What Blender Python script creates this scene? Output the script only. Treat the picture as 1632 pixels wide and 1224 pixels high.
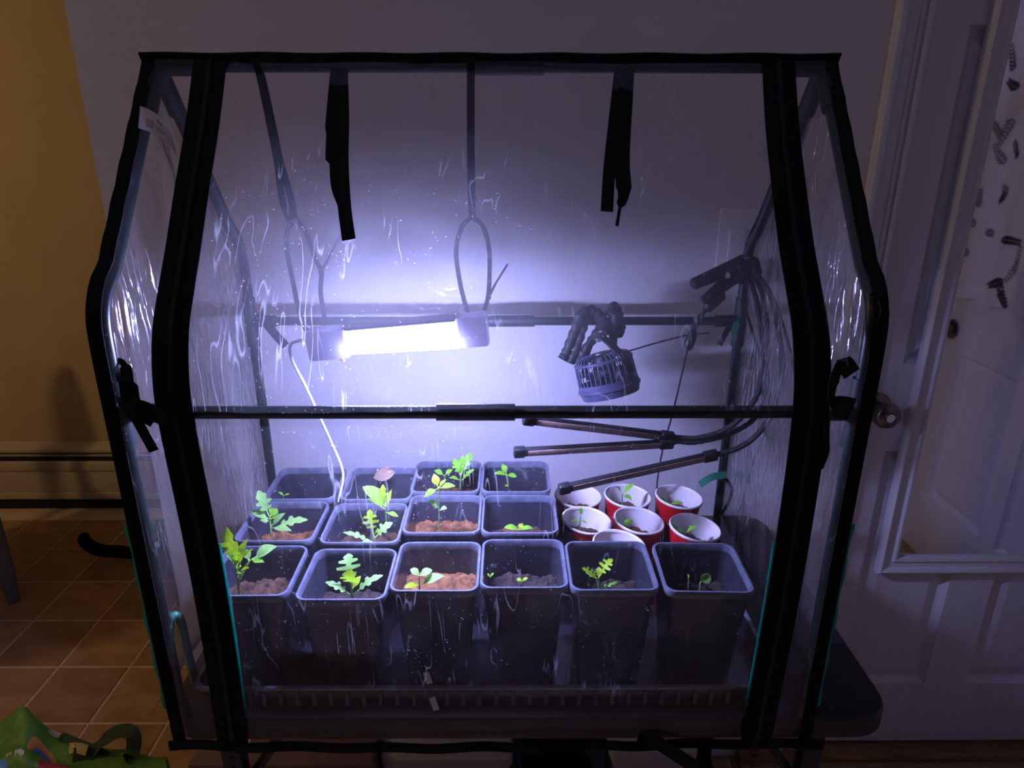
import bpy, bmesh, math, random
from mathutils import Vector, Matrix, noise

for o in list(bpy.data.objects):
    bpy.data.objects.remove(o)
random.seed(11)
SC = bpy.context.scene
COL = SC.collection
PI = math.pi

# ------------------------------------------------------------------ camera, world, lights, exposure
cam_data = bpy.data.cameras.new('camera')
cam_data.sensor_width = 36.0
cam_data.lens = 36.0 * 1090.9 / 1632.0
cam_data.clip_start = 0.02
cam = bpy.data.objects.new('camera', cam_data)
COL.objects.link(cam)
cam.location = (0.0, 0.0, 1.5311)
cam.rotation_euler = (math.radians(90 - 19.519), math.radians(-0.05), math.radians(-0.298))
SC.camera = cam

world = bpy.data.worlds.new('World')
SC.world = world
world.use_nodes = True
bg = world.node_tree.nodes['Background']
bg.inputs['Color'].default_value = (0.44, 0.43, 0.60, 1)
bg.inputs['Strength'].default_value = 0.03

def point_light(name, loc, energy, color, radius):
    d = bpy.data.lights.new(name, 'POINT')
    d.energy = energy; d.color = color; d.shadow_soft_size = radius
    o = bpy.data.objects.new(name, d); COL.objects.link(o); o.location = loc
    return o
point_light('dining_room_lamp', (-3.00, 0.90, 1.95), 29.0, (1.0, 0.68, 0.34), 0.07)
point_light('kitchen_lamp', (-1.3, -1.6, 2.1), 1.0, (1.0, 0.93, 1.0), 0.08)
TUBE_POWER = 1300.0

SC.view_settings.view_transform = 'Standard'
SC.view_settings.look = 'None'
SC.view_settings.exposure = 0.0
SC.view_settings.gamma = 1.0
SC.view_settings.use_curve_mapping = False
SC.cycles.adaptive_threshold = 0.02
SC.cycles.max_bounces = 6
SC.cycles.diffuse_bounces = 3
SC.cycles.glossy_bounces = 3
SC.cycles.caustics_reflective = False
SC.cycles.caustics_refractive = False
SC.cycles.transparent_max_bounces = 14
SC.cycles.sample_clamp_indirect = 3.0

# ------------------------------------------------------------------ materials
def new_mat(name):
    m = bpy.data.materials.new(name); m.use_nodes = True
    nt = m.node_tree
    return m, nt, nt.nodes['Principled BSDF']

def mat(name, col, rough=0.6, metal=0.0, spec=0.5, var=0.12, scale=30.0, bump=0.0, bscale=None, col2=None,
        trans=0.0, stretch=None, detail=4.0):
    m, nt, b = new_mat(name)
    tc = nt.nodes.new('ShaderNodeTexCoord')
    src = tc.outputs['Object']
    if stretch:
        mp = nt.nodes.new('ShaderNodeMapping'); mp.inputs['Scale'].default_value = stretch
        nt.links.new(src, mp.inputs['Vector']); src = mp.outputs['Vector']
    nz = nt.nodes.new('ShaderNodeTexNoise'); nz.inputs['Scale'].default_value = scale; nz.inputs['Detail'].default_value = detail
    nt.links.new(src, nz.inputs['Vector'])
    rp = nt.nodes.new('ShaderNodeValToRGB')
    c1 = tuple(c * (1 - var) for c in col); c2 = col2 or tuple(min(1, c * (1 + var)) for c in col)
    rp.color_ramp.elements[0].position = 0.3; rp.color_ramp.elements[1].position = 0.7
    rp.color_ramp.elements[0].color = (*c1, 1); rp.color_ramp.elements[1].color = (*c2, 1)
    nt.links.new(nz.outputs['Fac'], rp.inputs['Fac']); nt.links.new(rp.outputs['Color'], b.inputs['Base Color'])
    b.inputs['Roughness'].default_value = rough; b.inputs['Metallic'].default_value = metal
    b.inputs['Specular IOR Level'].default_value = spec
    if bump:
        n2 = nt.nodes.new('ShaderNodeTexNoise'); n2.inputs['Scale'].default_value = bscale or scale * 3
        n2.inputs['Detail'].default_value = 5
        nt.links.new(src, n2.inputs['Vector'])
        bp = nt.nodes.new('ShaderNodeBump'); bp.inputs['Strength'].default_value = bump; bp.inputs['Distance'].default_value = 0.004
        nt.links.new(n2.outputs['Fac'], bp.inputs['Height']); nt.links.new(bp.outputs['Normal'], b.inputs['Normal'])
    if trans:
        out = nt.nodes['Material Output']
        tr = nt.nodes.new('ShaderNodeBsdfTranslucent'); nt.links.new(rp.outputs['Color'], tr.inputs['Color'])
        mx = nt.nodes.new('ShaderNodeMixShader'); mx.inputs['Fac'].default_value = trans
        nt.links.new(b.outputs['BSDF'], mx.inputs[1]); nt.links.new(tr.outputs['BSDF'], mx.inputs[2])
        nt.links.new(mx.outputs['Shader'], out.inputs['Surface'])
    return m

def film_mat(name, haze, gloss, seed, crease=0.0, stretch=(1, 1, 1), bump=0.5, roof_veil=0.0):
    """clear vinyl: transparent, a little milky, glossy, scuffed and crinkled"""
    m, nt, b = new_mat(name)
    nt.nodes.remove(b)
    out = nt.nodes['Material Output']; L = nt.links.new
    tc = nt.nodes.new('ShaderNodeTexCoord')
    mp = nt.nodes.new('ShaderNodeMapping'); mp.inputs['Location'].default_value = (seed, seed * 0.37, seed * 1.7); mp.inputs['Scale'].default_value = stretch
    L(tc.outputs['Object'], mp.inputs['Vector'])
    v = mp.outputs['Vector']
    def op(kind, a, bb, clamp=False):
        n = nt.nodes.new('ShaderNodeMath'); n.operation = kind; n.use_clamp = clamp
        for i, q in enumerate((a, bb)):
            if isinstance(q, (int, float)): n.inputs[i].default_value = q
            else: L(q, n.inputs[i])
        return n.outputs[0]
    def mrange(val, a, bb):
        n = nt.nodes.new('ShaderNodeMapRange'); n.inputs['From Min'].default_value = a; n.inputs['From Max'].default_value = bb; L(val, n.inputs['Value']); return n.outputs['Result']
    big = nt.nodes.new('ShaderNodeTexNoise'); big.inputs['Scale'].default_value = 5; big.inputs['Detail'].default_value = 2; big.inputs['Distortion'].default_value = 1.4
    L(v, big.inputs['Vector'])
    scuff = op('MULTIPLY', mrange(big.outputs['Fac'], 0.38, 0.72), haze*1.5)
    hz = op('ADD', scuff, haze*0.35)
    if roof_veil:                                    # extra haze painted on upward faces as a pale veil of light
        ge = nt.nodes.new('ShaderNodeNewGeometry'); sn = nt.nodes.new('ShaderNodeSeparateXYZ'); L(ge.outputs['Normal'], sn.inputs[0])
        hz = op('ADD', hz, op('MULTIPLY', op('ABSOLUTE', sn.outputs['Z'], 0), roof_veil))
    if crease:
        sp = nt.nodes.new('ShaderNodeTexNoise'); sp.inputs['Scale'].default_value = 480; sp.inputs['Detail'].default_value = 0   # dust specks
        L(v, sp.inputs['Vector'])
        hz = op('ADD', hz, op('MULTIPLY', mrange(sp.outputs['Fac'], 0.79, 0.84), 0.20))
        for k, (ang, sx, sy, mask0) in enumerate(((0.5, 60, 11, 0.50), (-0.9, 75, 9, 0.44))):          # faint fold lines where the sheet was creased
            m2_ = nt.nodes.new('ShaderNodeMapping'); m2_.inputs['Rotation'].default_value = (0, ang, 0); m2_.inputs['Scale'].default_value = (sx, 12, sy)
            L(v, m2_.inputs['Vector'])
            fn_ = nt.nodes.new('ShaderNodeTexNoise'); fn_.inputs['Scale'].default_value = 0.8; fn_.inputs['Detail'].default_value = 1; fn_.inputs['Distortion'].default_value = 0.5
            L(m2_.outputs['Vector'], fn_.inputs['Vector'])
            line = mrange(op('ABSOLUTE', op('SUBTRACT', fn_.outputs['Fac'], 0.5), 0), 0.016, 0.0)
            mk_ = mrange(big.outputs['Fac'], mask0 + .06, mask0 + .16) if k == 0 else mrange(big.outputs['Fac'], mask0, mask0 - .08)
            hz = op('ADD', hz, op('MULTIPLY', op('MULTIPLY', line, mk_), crease), True)
    tr = nt.nodes.new('ShaderNodeBsdfTransparent'); tr.inputs['Color'].default_value = (0.955, 0.96, 0.97, 1)
    tl = nt.nodes.new('ShaderNodeBsdfTranslucent'); tl.inputs['Color'].default_value = (0.9, 0.9, 0.93, 1)
    df = nt.nodes.new('ShaderNodeBsdfDiffuse'); df.inputs['Color'].default_value = (0.8, 0.8, 0.84, 1)
    gl = nt.nodes.new('ShaderNodeBsdfGlossy'); gl.inputs['Roughness'].default_value = 0.17
    w = nt.nodes.new('ShaderNodeTexNoise'); w.inputs['Scale'].default_value = 24; w.inputs['Detail'].default_value = 1; w.inputs['Distortion'].default_value = 2.0
    L(v, w.inputs['Vector'])
    bp = nt.nodes.new('ShaderNodeBump'); bp.inputs['Strength'].default_value = bump; bp.inputs['Distance'].default_value = 0.006
    L(w.outputs['Fac'], bp.inputs['Height']); L(bp.outputs['Normal'], gl.inputs['Normal'])
    sc = nt.nodes.new('ShaderNodeMixShader'); sc.inputs['Fac'].default_value = 0.3
    L(tl.outputs['BSDF'], sc.inputs[1]); L(df.outputs['BSDF'], sc.inputs[2])
    m1 = nt.nodes.new('ShaderNodeMixShader'); L(hz, m1.inputs['Fac']); L(tr.outputs['BSDF'], m1.inputs[1]); L(sc.outputs['Shader'], m1.inputs[2])
    lw = nt.nodes.new('ShaderNodeLayerWeight'); lw.inputs['Blend'].default_value = 0.5
    gf = op('MULTIPLY', op('ADD', op('POWER', lw.outputs['Facing'], 4.0), 0.06), gloss, True)
    m2 = nt.nodes.new('ShaderNodeMixShader'); L(gf, m2.inputs['Fac']); L(m1.outputs['Shader'], m2.inputs[1]); L(gl.outputs['BSDF'], m2.inputs[2])
    L(m2.outputs['Shader'], out.inputs['Surface'])
    return m

def emit_mat(name, col, strength):
    m, nt, b = new_mat(name)
    b.inputs['Base Color'].default_value = (0.9, 0.9, 0.95, 1)
    nz = nt.nodes.new('ShaderNodeTexNoise'); nz.inputs['Scale'].default_value = 5
    rp = nt.nodes.new('ShaderNodeValToRGB')
    rp.color_ramp.elements[0].color = (*[c * 0.97 for c in col], 1); rp.color_ramp.elements[1].color = (*col, 1)
    nt.links.new(nz.outputs['Fac'], rp.inputs['Fac']); nt.links.new(rp.outputs['Color'], b.inputs['Emission Color'])
    b.inputs['Emission Strength'].default_value = strength
    return m

M = {}
M['wall'] = mat('grey_paint', (0.70, 0.69, 0.70), 0.75, var=0.03, scale=6, bump=0.12, bscale=140)
M['yellow_wall'] = mat('ochre_paint', (0.50, 0.36, 0.19), 0.8, var=0.05, scale=5, bump=0.12, bscale=120)
M['ceiling'] = mat('ceiling_paint', (0.6, 0.6, 0.58), 0.9, var=0.03)
M['white_paint'] = mat('white_gloss_paint', (0.72, 0.71, 0.74), 0.42, var=0.05, scale=9, bump=0.06, bscale=60)
M['door_paint'] = mat('door_paint', (0.72, 0.71, 0.74), 0.38, var=0.05, scale=5, bump=0.12, bscale=40, stretch=(6, 6, 0.7))
M['grout'] = mat('grout', (0.62, 0.45, 0.30), 0.9, var=0.15, scale=60)
M['tiles'] = [mat('stone_tile_%d' % i, c, 0.55, var=0.28, scale=7, bump=0.45, bscale=22, stretch=(1, 1.9, 1))
              for i, c in enumerate([(0.35, 0.195, 0.088), (0.31, 0.170, 0.076), (0.38, 0.215, 0.10)])]
M['heater'] = mat('heater_enamel', (0.50, 0.40, 0.28), 0.5, var=0.04)
M['dark_gap'] = mat('dark_gap', (0.012, 0.010, 0.010), 0.9)
M['oak'] = mat('oak_threshold', (0.30, 0.15, 0.06), 0.45, var=0.3, scale=14, stretch=(1, 9, 9), bump=0.2)
M['oak_pale'] = mat('pale_threshold', (0.36, 0.27, 0.13), 0.5, var=0.2, scale=14, stretch=(1, 9, 9), bump=0.15)
M['pewter'] = mat('pewter', (0.22, 0.19, 0.17), 0.24, metal=1.0, var=0.1)
M['chrome'] = mat('chrome', (0.7, 0.7, 0.72), 0.15, metal=1.0, var=0.04)
M['mirror'] = mat('mirror_silver', (0.86, 0.87, 0.88), 0.03, metal=1.0, var=0.01)
M['glass_dark'] = mat('night_window_glass', (0.02, 0.02, 0.025), 0.08, var=0.05)
M['curtain'] = mat('white_curtain_cloth', (0.72, 0.71, 0.73), 0.9, var=0.04, scale=80)
M['print_dark'] = mat('navy_leaf_print', (0.03, 0.03, 0.055), 0.9)
M['print_mid'] = mat('grey_leaf_print', (0.22, 0.21, 0.26), 0.9)
M['pole'] = mat('dark_green_enamel', (0.004, 0.012, 0.010), 0.36, var=0.2, scale=40)
M['connector'] = mat('dark_green_plastic', (0.005, 0.014, 0.012), 0.5, var=0.2)
M['binding'] = mat('black_green_webbing', (0.0022, 0.0045, 0.0042), 0.8, spec=0.2, var=0.3, scale=200, bump=0.3, bscale=700)
M['strap'] = mat('black_green_tie_tape', (0.004, 0.007, 0.007), 0.75, spec=0.25, var=0.3, scale=150, trans=0.12)
M['green_pipe'] = mat('green_coated_tube', (0.03, 0.22, 0.13), 0.4, var=0.2)
M['green_edge'] = mat('green_seam_tape', (0.02, 0.50, 0.38), 0.6, var=0.1, trans=0.6)
M['tooth'] = mat('zip_coil', (0.004, 0.005, 0.005), 0.5, spec=0.3)
M['film_front'] = film_mat('clear_vinyl_front', 0.006, 0.6, 3.1, 0.12, roof_veil=0.045)
M['film_side'] = film_mat('clear_vinyl_side', 0.11, 1.8, 7.7, 0, (2.0, 2.4, 0.5), 0.9)
M['film_back'] = film_mat('clear_vinyl_back', 0.04, 0.12, 12.9, 0, roof_veil=0.05)
M['label'] = mat('white_label_cloth', (0.80, 0.79, 0.84), 0.8, var=0.04, trans=0.3)
M['ink'] = mat('black_ink', (0.02, 0.02, 0.03), 0.8)
M['ink_grey'] = mat('grey_ink', (0.30, 0.30, 0.36), 0.8)
M['pot'] = mat('black_pot_plastic', (0.030, 0.032, 0.046), 0.30, spec=0.6, var=0.25, scale=25, bump=0.06, bscale=90)
M['rim'] = mat('rim_highlight_plastic', (0.12, 0.13, 0.18), 0.22, spec=1.0, var=0.3, scale=45)  # black plastic lightened and blued to paint the highlight along the rims
M['soil'] = [mat('potting_soil_brown', (0.085, 0.042, 0.022), 0.95, var=0.6, scale=70, bump=1.0, bscale=160),
             mat('coir_soil_orange', (0.17, 0.070, 0.022), 0.95, var=0.55, scale=70, bump=1.0, bscale=160),
             mat('potting_soil_dark', (0.030, 0.020, 0.016), 0.95, var=0.6, scale=70, bump=1.0, bscale=160)]
M['leaf'] = mat('seedling_leaf', (0.46, 0.86, 0.10), 0.5, var=0.18, scale=60, trans=0.5)
M['leaf_young'] = mat('young_leaf', (0.66, 0.94, 0.05), 0.5, var=0.15, scale=60, trans=0.5)
M['leaf_pale'] = mat('pale_leaf', (0.56, 0.92, 0.32), 0.5, var=0.15, scale=60, trans=0.45)
M['stem'] = mat('seedling_stem', (0.22, 0.34, 0.10), 0.6, var=0.15)
M['dry_leaf'] = mat('dry_tan_leaf', (0.52, 0.36, 0.24), 0.8, var=0.15)
M['cup_red'] = mat('red_cup_plastic', (0.55, 0.012, 0.018), 0.3, var=0.06, trans=0.12)
M['cup_white'] = mat('white_cup_lining', (0.86, 0.80, 0.82), 0.35, var=0.03)
M['lamp_white'] = mat('lamp_white_plastic', (0.30, 0.28, 0.36), 0.45, var=0.04, trans=0.04)
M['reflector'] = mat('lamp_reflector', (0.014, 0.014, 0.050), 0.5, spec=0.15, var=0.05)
M['tube'] = emit_mat('lit_led_tube', (0.42, 0.435, 1.0), TUBE_POWER)
M['red_led'] = emit_mat('red_indicator', (1.0, 0.06, 0.05), 1.6)
M['cord_white'] = mat('white_cord', (0.75, 0.75, 0.76), 0.5)
M['black_plastic'] = mat('black_plastic', (0.016, 0.016, 0.019), 0.4, var=0.2)
M['black_rubber'] = mat('black_rubber', (0.018, 0.018, 0.022), 0.6, var=0.2)
M['bar_pink'] = mat('unlit_led_strip', (0.50, 0.32, 0.28), 0.5, var=0.25, scale=160)
M['fan_blue'] = mat('fan_blue_grey', (0.06, 0.065, 0.13), 0.3, var=0.15)
M['tray'] = mat('black_tray_plastic', (0.012, 0.013, 0.017), 0.22, spec=0.7, var=0.2)
M['table'] = mat('black_table_plastic', (0.012, 0.012, 0.014), 0.42, var=0.25, scale=60, bump=0.1, bscale=400)
M['table_metal'] = mat('black_table_metal', (0.010, 0.010, 0.012), 0.4, var=0.2)
M['chair'] = mat('grey_chair_paint', (0.16, 0.16, 0.16), 0.5, var=0.08)
M['fur'] = mat('black_cat_fur', (0.006, 0.006, 0.007), 0.9, spec=0.1, var=0.3, scale=120, bump=0.5, bscale=300)
M['bag_strap'] = mat('dark_green_bag_strap', (0.025, 0.05, 0.012), 0.8, var=0.3, scale=120, bump=0.3)
M['bag_tag'] = mat('cream_bag_tag', (0.70, 0.62, 0.45), 0.7, var=0.1)
M['bag_gold'] = mat('gold_glitter_tag', (0.75, 0.52, 0.20), 0.5, var=0.45, scale=260, metal=0.2)
M['cardboard'] = mat('brown_cardboard', (0.20, 0.11, 0.09), 0.85, var=0.12, scale=12)
M['bin_pink'] = mat('grey_pink_bin', (0.36, 0.31, 0.33), 0.6, var=0.06)
M['bin_grey'] = mat('pale_grey_bin', (0.44, 0.43, 0.48), 0.6, var=0.05)
M['bucket'] = mat('dark_blue_bucket', (0.03, 0.035, 0.09), 0.5, var=0.1)
M['tape'] = mat('white_tape', (0.70, 0.69, 0.70), 0.6, var=0.05)

# ------------------------------------------------------------------ mesh helpers
def V(*a): return Vector(a)

def link(name, bm, material, parent=None, smooth=True):
    bmesh.ops.recalc_face_normals(bm, faces=bm.faces[:])
    me = bpy.data.meshes.new(name); bm.to_mesh(me); bm.free()
    if smooth:
        for p in me.polygons: p.use_smooth = True
        try: me.set_sharp_from_angle(angle=math.radians(38))
        except Exception: pass
    if isinstance(material, (list, tuple)):
        for mm in material: me.materials.append(mm)
    else: me.materials.append(material)
    return place(name, me, parent)

def place(name, me, parent=None, inv=True):
    o = bpy.data.objects.new(name, me); COL.objects.link(o)
    if parent is not None:
        o.parent = parent
        if inv: o.matrix_parent_inverse = world_matrix(parent).inverted()
    return o

def world_matrix(o):
    m = Matrix.LocRotScale(o.location, o.rotation_euler, o.scale)
    if o.parent: return world_matrix(o.parent) @ o.matrix_parent_inverse @ m
    return m

def thing(name, label, cat, loc, group=None):
    o = bpy.data.objects.new(name, None); COL.objects.link(o); o.location = loc
    o.empty_display_size = 0.03
    o['label'] = label; o['category'] = cat
    if group: o['group'] = group
    return o

def tag(o, label, cat, group=None):
    o['label'] = label; o['category'] = cat
    if group: o['group'] = group
    return o

def struct(o, label=None, cat=None):
    o['kind'] = 'structure'
    if label: o['label'] = label
    if cat: o['category'] = cat
    return o

def box(bm, x0, x1, y0, y1, z0, z1, bevel=0.0, seg=2, mi=0):
    vs = [bm.verts.new(p) for p in ((x0,y0,z0),(x1,y0,z0),(x1,y1,z0),(x0,y1,z0),(x0,y0,z1),(x1,y0,z1),(x1,y1,z1),(x0,y1,z1))]
    fs = [bm.faces.new([vs[i] for i in q]) for q in ((0,3,2,1),(4,5,6,7),(0,1,5,4),(1,2,6,5),(2,3,7,6),(3,0,4,7))]
    for f in fs: f.material_index = mi
    if bevel:
        es = list({e for f in fs for e in f.edges})
        bmesh.ops.bevel(bm, geom=es, offset=bevel, segments=seg, affect='EDGES', profile=0.5)

def obox(bm, c, ax, ay, az, sx, sy, sz, bevel=0.0):
    """box of full sizes sx, sy, sz on the axes ax, ay, az about c"""
    b2 = bmesh.new(); box(b2, -sx/2, sx/2, -sy/2, sy/2, -sz/2, sz/2, bevel)
    ax, ay, az = Vector(ax).normalized(), Vector(ay).normalized(), Vector(az).normalized()
    mtx = Matrix((( ax.x, ay.x, az.x, c[0]), (ax.y, ay.y, az.y, c[1]), (ax.z, ay.z, az.z, c[2]), (0,0,0,1)))
    merge(bm, b2, mtx)

def merge(bm, b2, mtx=None):
    me = bpy.data.meshes.new('tmp'); b2.to_mesh(me); b2.free()
    if mtx is not None: me.transform(mtx)
    bm.from_mesh(me); bpy.data.meshes.remove(me)

def spline(pts, n=8):
    """Catmull-Rom through pts, n steps per span"""
    P = [Vector(p) for p in pts]
    if len(P) < 3: return P
    Q = [P[0]*2 - P[1]] + P + [P[-1]*2 - P[-2]]
    out = []
    for i in range(1, len(Q)-2):
        a, b, c, d = Q[i-1], Q[i], Q[i+1], Q[i+2]
        for k in range(n):
            t = k / n
            out.append(0.5*((2*b) + (c-a)*t + (2*a-5*b+4*c-d)*t*t + (3*b-a-3*c+d)*t*t*t))
    out.append(P[-1]); return out

def frames(P):
    T = []
    for i in range(len(P)):
        t = P[min(i+1, len(P)-1)] - P[max(i-1, 0)]
        T.append(t.normalized() if t.length > 1e-9 else Vector((0,0,1)))
    n = T[0].orthogonal().normalized(); N = []
    for t in T:
        n = n - t * n.dot(t)
        n = n.normalized() if n.length > 1e-6 else t.orthogonal().normalized()
        N.append(n.copy())
    return T, N

def sweep(bm, pts, r, seg=8, cap=True, mi=0):
    P = [Vector(p) for p in pts]; T, N = frames(P)
    rr = r if isinstance(r, (list, tuple)) else [r]*len(P)
    if len(rr) != len(P): rr = [rr[min(len(rr)-1, int(i*(len(rr)-1)/(len(P)-1)))] + 0.0 for i in range(len(P))]
    rings = []
    for p, t, n, q in zip(P, T, N, rr):
        b = t.cross(n)
        rings.append([bm.verts.new(p + (n*math.cos(a) + b*math.sin(a))*q) for a in (2*PI*k/seg for k in range(seg))])
    for A, B in zip(rings, rings[1:]):
        for k in range(seg):
            f = bm.faces.new((A[k], A[(k+1)%seg], B[(k+1)%seg], B[k])); f.material_index = mi
    if cap:
        bm.faces.new(rings[0][::-1]).material_index = mi; bm.faces.new(rings[-1]).material_index = mi

def ribbon(bm, pts, side, width, thick=0.0008, mi=0):
    """flat tape along pts; side = width direction (one vector or one per point)"""
    P = [Vector(p) for p in pts]; T, _ = frames(P); rings = []
    ws = width if isinstance(width, (list, tuple)) else [width]*len(P)
    for i, p in enumerate(P):
        s = Vector(side[i] if isinstance(side, list) else side)
        s = s - T[i]*s.dot(T[i]); s.normalize(); n = T[i].cross(s).normalized()
        w = ws[i]/2; h = thick/2
        rings.append([bm.verts.new(p + s*a*w + n*b*h) for a, b in ((-1,-1),(1,-1),(1,1),(-1,1))])
    for A, B in zip(rings, rings[1:]):
        for k in range(4):
            bm.faces.new((A[k], A[(k+1)%4], B[(k+1)%4], B[k])).material_index = mi
    bm.faces.new(rings[0][::-1]); bm.faces.new(rings[-1])

def lathe(bm, prof, c=(0,0,0), axis=(0,0,1), seg=24, mi=0, capend=False):
    """prof: list of (r, h) along axis from c"""
    a = Vector(axis).normalized(); u = a.orthogonal().normalized(); w = a.cross(u); c = Vector(c)
    rings = []
    for r, h in prof:
        if r < 1e-6: rings.append([bm.verts.new(c + a*h)])
        else: rings.append([bm.verts.new(c + a*h + (u*math.cos(t) + w*math.sin(t))*r) for t in (2*PI*k/seg for k in range(seg))])
    for A, B in zip(rings, rings[1:]):
        if len(A) == 1 and len(B) == 1: continue
        for k in range(seg):
            k2 = (k+1) % seg
            if len(A) == 1: f = bm.faces.new((A[0], B[k2], B[k]))
            elif len(B) == 1: f = bm.faces.new((A[k], A[k2], B[0]))
            else: f = bm.faces.new((A[k], A[k2], B[k2], B[k]))
            f.material_index = mi
    if capend and len(rings[-1]) > 1: bm.faces.new(rings[-1])

def lerp(a, b, t): return a + (b - a) * t

# ================================================================== THE SETTING
WY = 1.387           # face of the grey wall
FY = 2.74            # face of the ochre wall in the room beyond
RX = 1.61            # face of the right-hand wall
CE = 2.45
TS = 0.2185          # tile pitch

bm = bmesh.new(); box(bm, -4.2, 1.75, -2.2, 2.95, -0.05, -0.0022)
floor = struct(link('floor', bm, M['grout'], smooth=False), 'brown stone tile floor with pale grout lines', 'floor')
tile_meshes = []
for k in range(3):
    bm = bmesh.new(); h = TS/2 - 0.0032
    box(bm, -h, h, -h, h, -0.012, 0.0, 0.0022, 1)
    me = bpy.data.meshes.new('tile'); bm.to_mesh(me); bm.free(); me.materials.append(M['tiles'][k]); tile_meshes.append(me)
for i in range(-9, 13):
    for j in range(-2, 7):
        if i > 8 and j > 0: continue
        x = -1.172 + TS*(i + 0.5); y = 1.4906 + TS*(j + 0.5)
        if y + TS/2 > FY: continue
        if x > -0.78 and y > 1.55: continue
        t = place('tile', tile_meshes[random.randrange(3)], floor)
        t.location = (x, y, random.uniform(-0.0006, 0.0006)); t.rotation_euler = (0, 0, random.choice((0, PI)))

bm = bmesh.new(); box(bm, -0.795, 0.757, WY, WY + 0.12, 0, CE); box(bm, 1.476, RX + 0.1, WY, WY + 0.12, 0, CE); box(bm, 0.757, 1.476, WY, WY + 0.12, 2.041, CE)
struct(link('wall_back', bm, M['wall'], smooth=False), 'grey painted wall behind the greenhouse', 'wall')
bm = bmesh.new(); box(bm, -4.2, RX + 0.1, FY, FY + 0.1, 0, CE)
struct(link('wall_far', bm, M['yellow_wall'], smooth=False), 'ochre wall of the lamplit room beyond', 'wall')
bm = bmesh.new(); box(bm, RX, RX + 0.1, -2.2, WY, 0, CE)
struct(link('wall_right', bm, M['wall'], smooth=False), 'grey side wall holding the curtained door', 'wall')
bm = bmesh.new(); box(bm, -4.2, 1.75, -2.2, 2.95, CE, CE + 0.05)
struct(link('ceiling', bm, M['ceiling'], smooth=False), 'plain white ceiling above the room', 'ceiling')
bm = bmesh.new(); box(bm, -0.80, 0.685, WY - 0.014, WY, 0, 0.11, 0.003)
struct(link('baseboard_back', bm, M['white_paint']), 'white baseboard along the grey wall', 'baseboard')

# door casing (three flat boards with grooves)
bm = bmesh.new()
def casing(bm, x0, x1, z0, z1, y=WY, vertical=True):
    box(bm, x0, x1, y - 0.016, y, z0, z1, 0.002)
    if vertical:
        w = x1 - x0
        for a, b, d in ((0.02, 0.24, 0.026), (0.62, 0.72, 0.020), (0.80, 0.98, 0.022)):
            box(bm, x0 + a*w, x0 + b*w, y - d, y - 0.015, z0, z1, 0.002)
casing(bm, 0.697, 0.762, 0, 2.10)
casing(bm, 1.472, 1.537, 0, 2.10)
box(bm, 0.697, 1.537, WY - 0.018, WY, 2.04, 2.11, 0.003)
struct(link('trim_1', bm, M['white_paint']), 'grooved white casing around the panelled door', 'trim')

# door_1, six panels
def panel_door(name, frame_fn, cols, rows, W0, W1, H0, H1, paint, label):
    """frame_fn(x, d, z) -> world point; d = distance out of the recess plane"""
    bm = bmesh.new()
    def bx(x0, x1, d0, d1, z0, z1, bev=0.0):
        b2 = bmesh.new(); box(b2, x0, x1, d0, d1, z0, z1, bev)
        for v in b2.verts: v.co = Vector(frame_fn(*v.co))
        merge(bm, b2)
    bx(W0, W1, -0.012, 0.0, H0, H1)
    xs = [W0] + [c for cc in cols for c in cc] + [W1]
    for k in range(0, len(xs), 2): bx(xs[k], xs[k+1], 0.0, 0.016, H0, H1)
    zs = [H0] + [r for rr in rows for r in rr] + [H1]
    for k in range(0, len(zs), 2):
        for c in cols: bx(c[0], c[1], 0.0, 0.016, zs[k], zs[k+1])
    door = struct(link(name, bm, paint, smooth=False), label, 'door')
    for c in cols:
        for r in rows:
            bm = bmesh.new()
            m0, m1 = 0.010, 0.045
            ring = []
            for m, d in ((0.0, 0.014), (m0, 0.004), (m0 + 0.006, 0.001), (m1, 0.011)):
                ring.append([bm.verts.new(frame_fn(x, d, z)) for x, z in ((c[0]+m, r[0]+m), (c[1]-m, r[0]+m), (c[1]-m, r[1]-m), (c[0]+m, r[1]-m))])
            for A, B in zip(ring, ring[1:]):
                for k in range(4): bm.faces.new((A[k], A[(k+1)%4], B[(k+1)%4], B[k]))
            bm.faces.new(ring[-1])
            link('panel', bm, paint, door, smooth=False)
    return door
d1 = panel_door('door_1', lambda x, d, z: (x, WY + 0.019 - d, z), [(0.843, 1.063), (1.168, 1.388)],
                [(0.223, 0.879), (1.083, 1.732), (1.80, 1.94)], 0.758, 1.475, 0.035, 2.04, M['door_paint'],
                'white panelled door with a keyed pewter knob')
def door_knob(parent, c, axis, key=True, s=1.0):
    bm = bmesh.new()
    lathe(bm, [(0, -0.002), (0.034*s, -0.002), (0.034*s, 0.004), (0.030*s, 0.009), (0.016*s, 0.012), (0.013*s, 0.030),
               (0.020*s, 0.036), (0.0275*s, 0.045), (0.0285*s, 0.055), (0.024*s, 0.064), (0.013*s, 0.0675), (0.011*s, 0.0665), (0, 0.0665)], c, axis, 32)
    k = link('knob', bm, M['pewter'], parent)
    if key:
        bm = bmesh.new(); a = Vector(axis)
        lathe(bm, [(0.009, 0.0665), (0.009, 0.069), (0, 0.069)], c, axis, 20)
        link('keyhole_disc', bm, M['chrome'], k)
    return k
door_knob(d1, (0.800, WY + 0.003, 0.985), (0, -1, 0))

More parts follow.
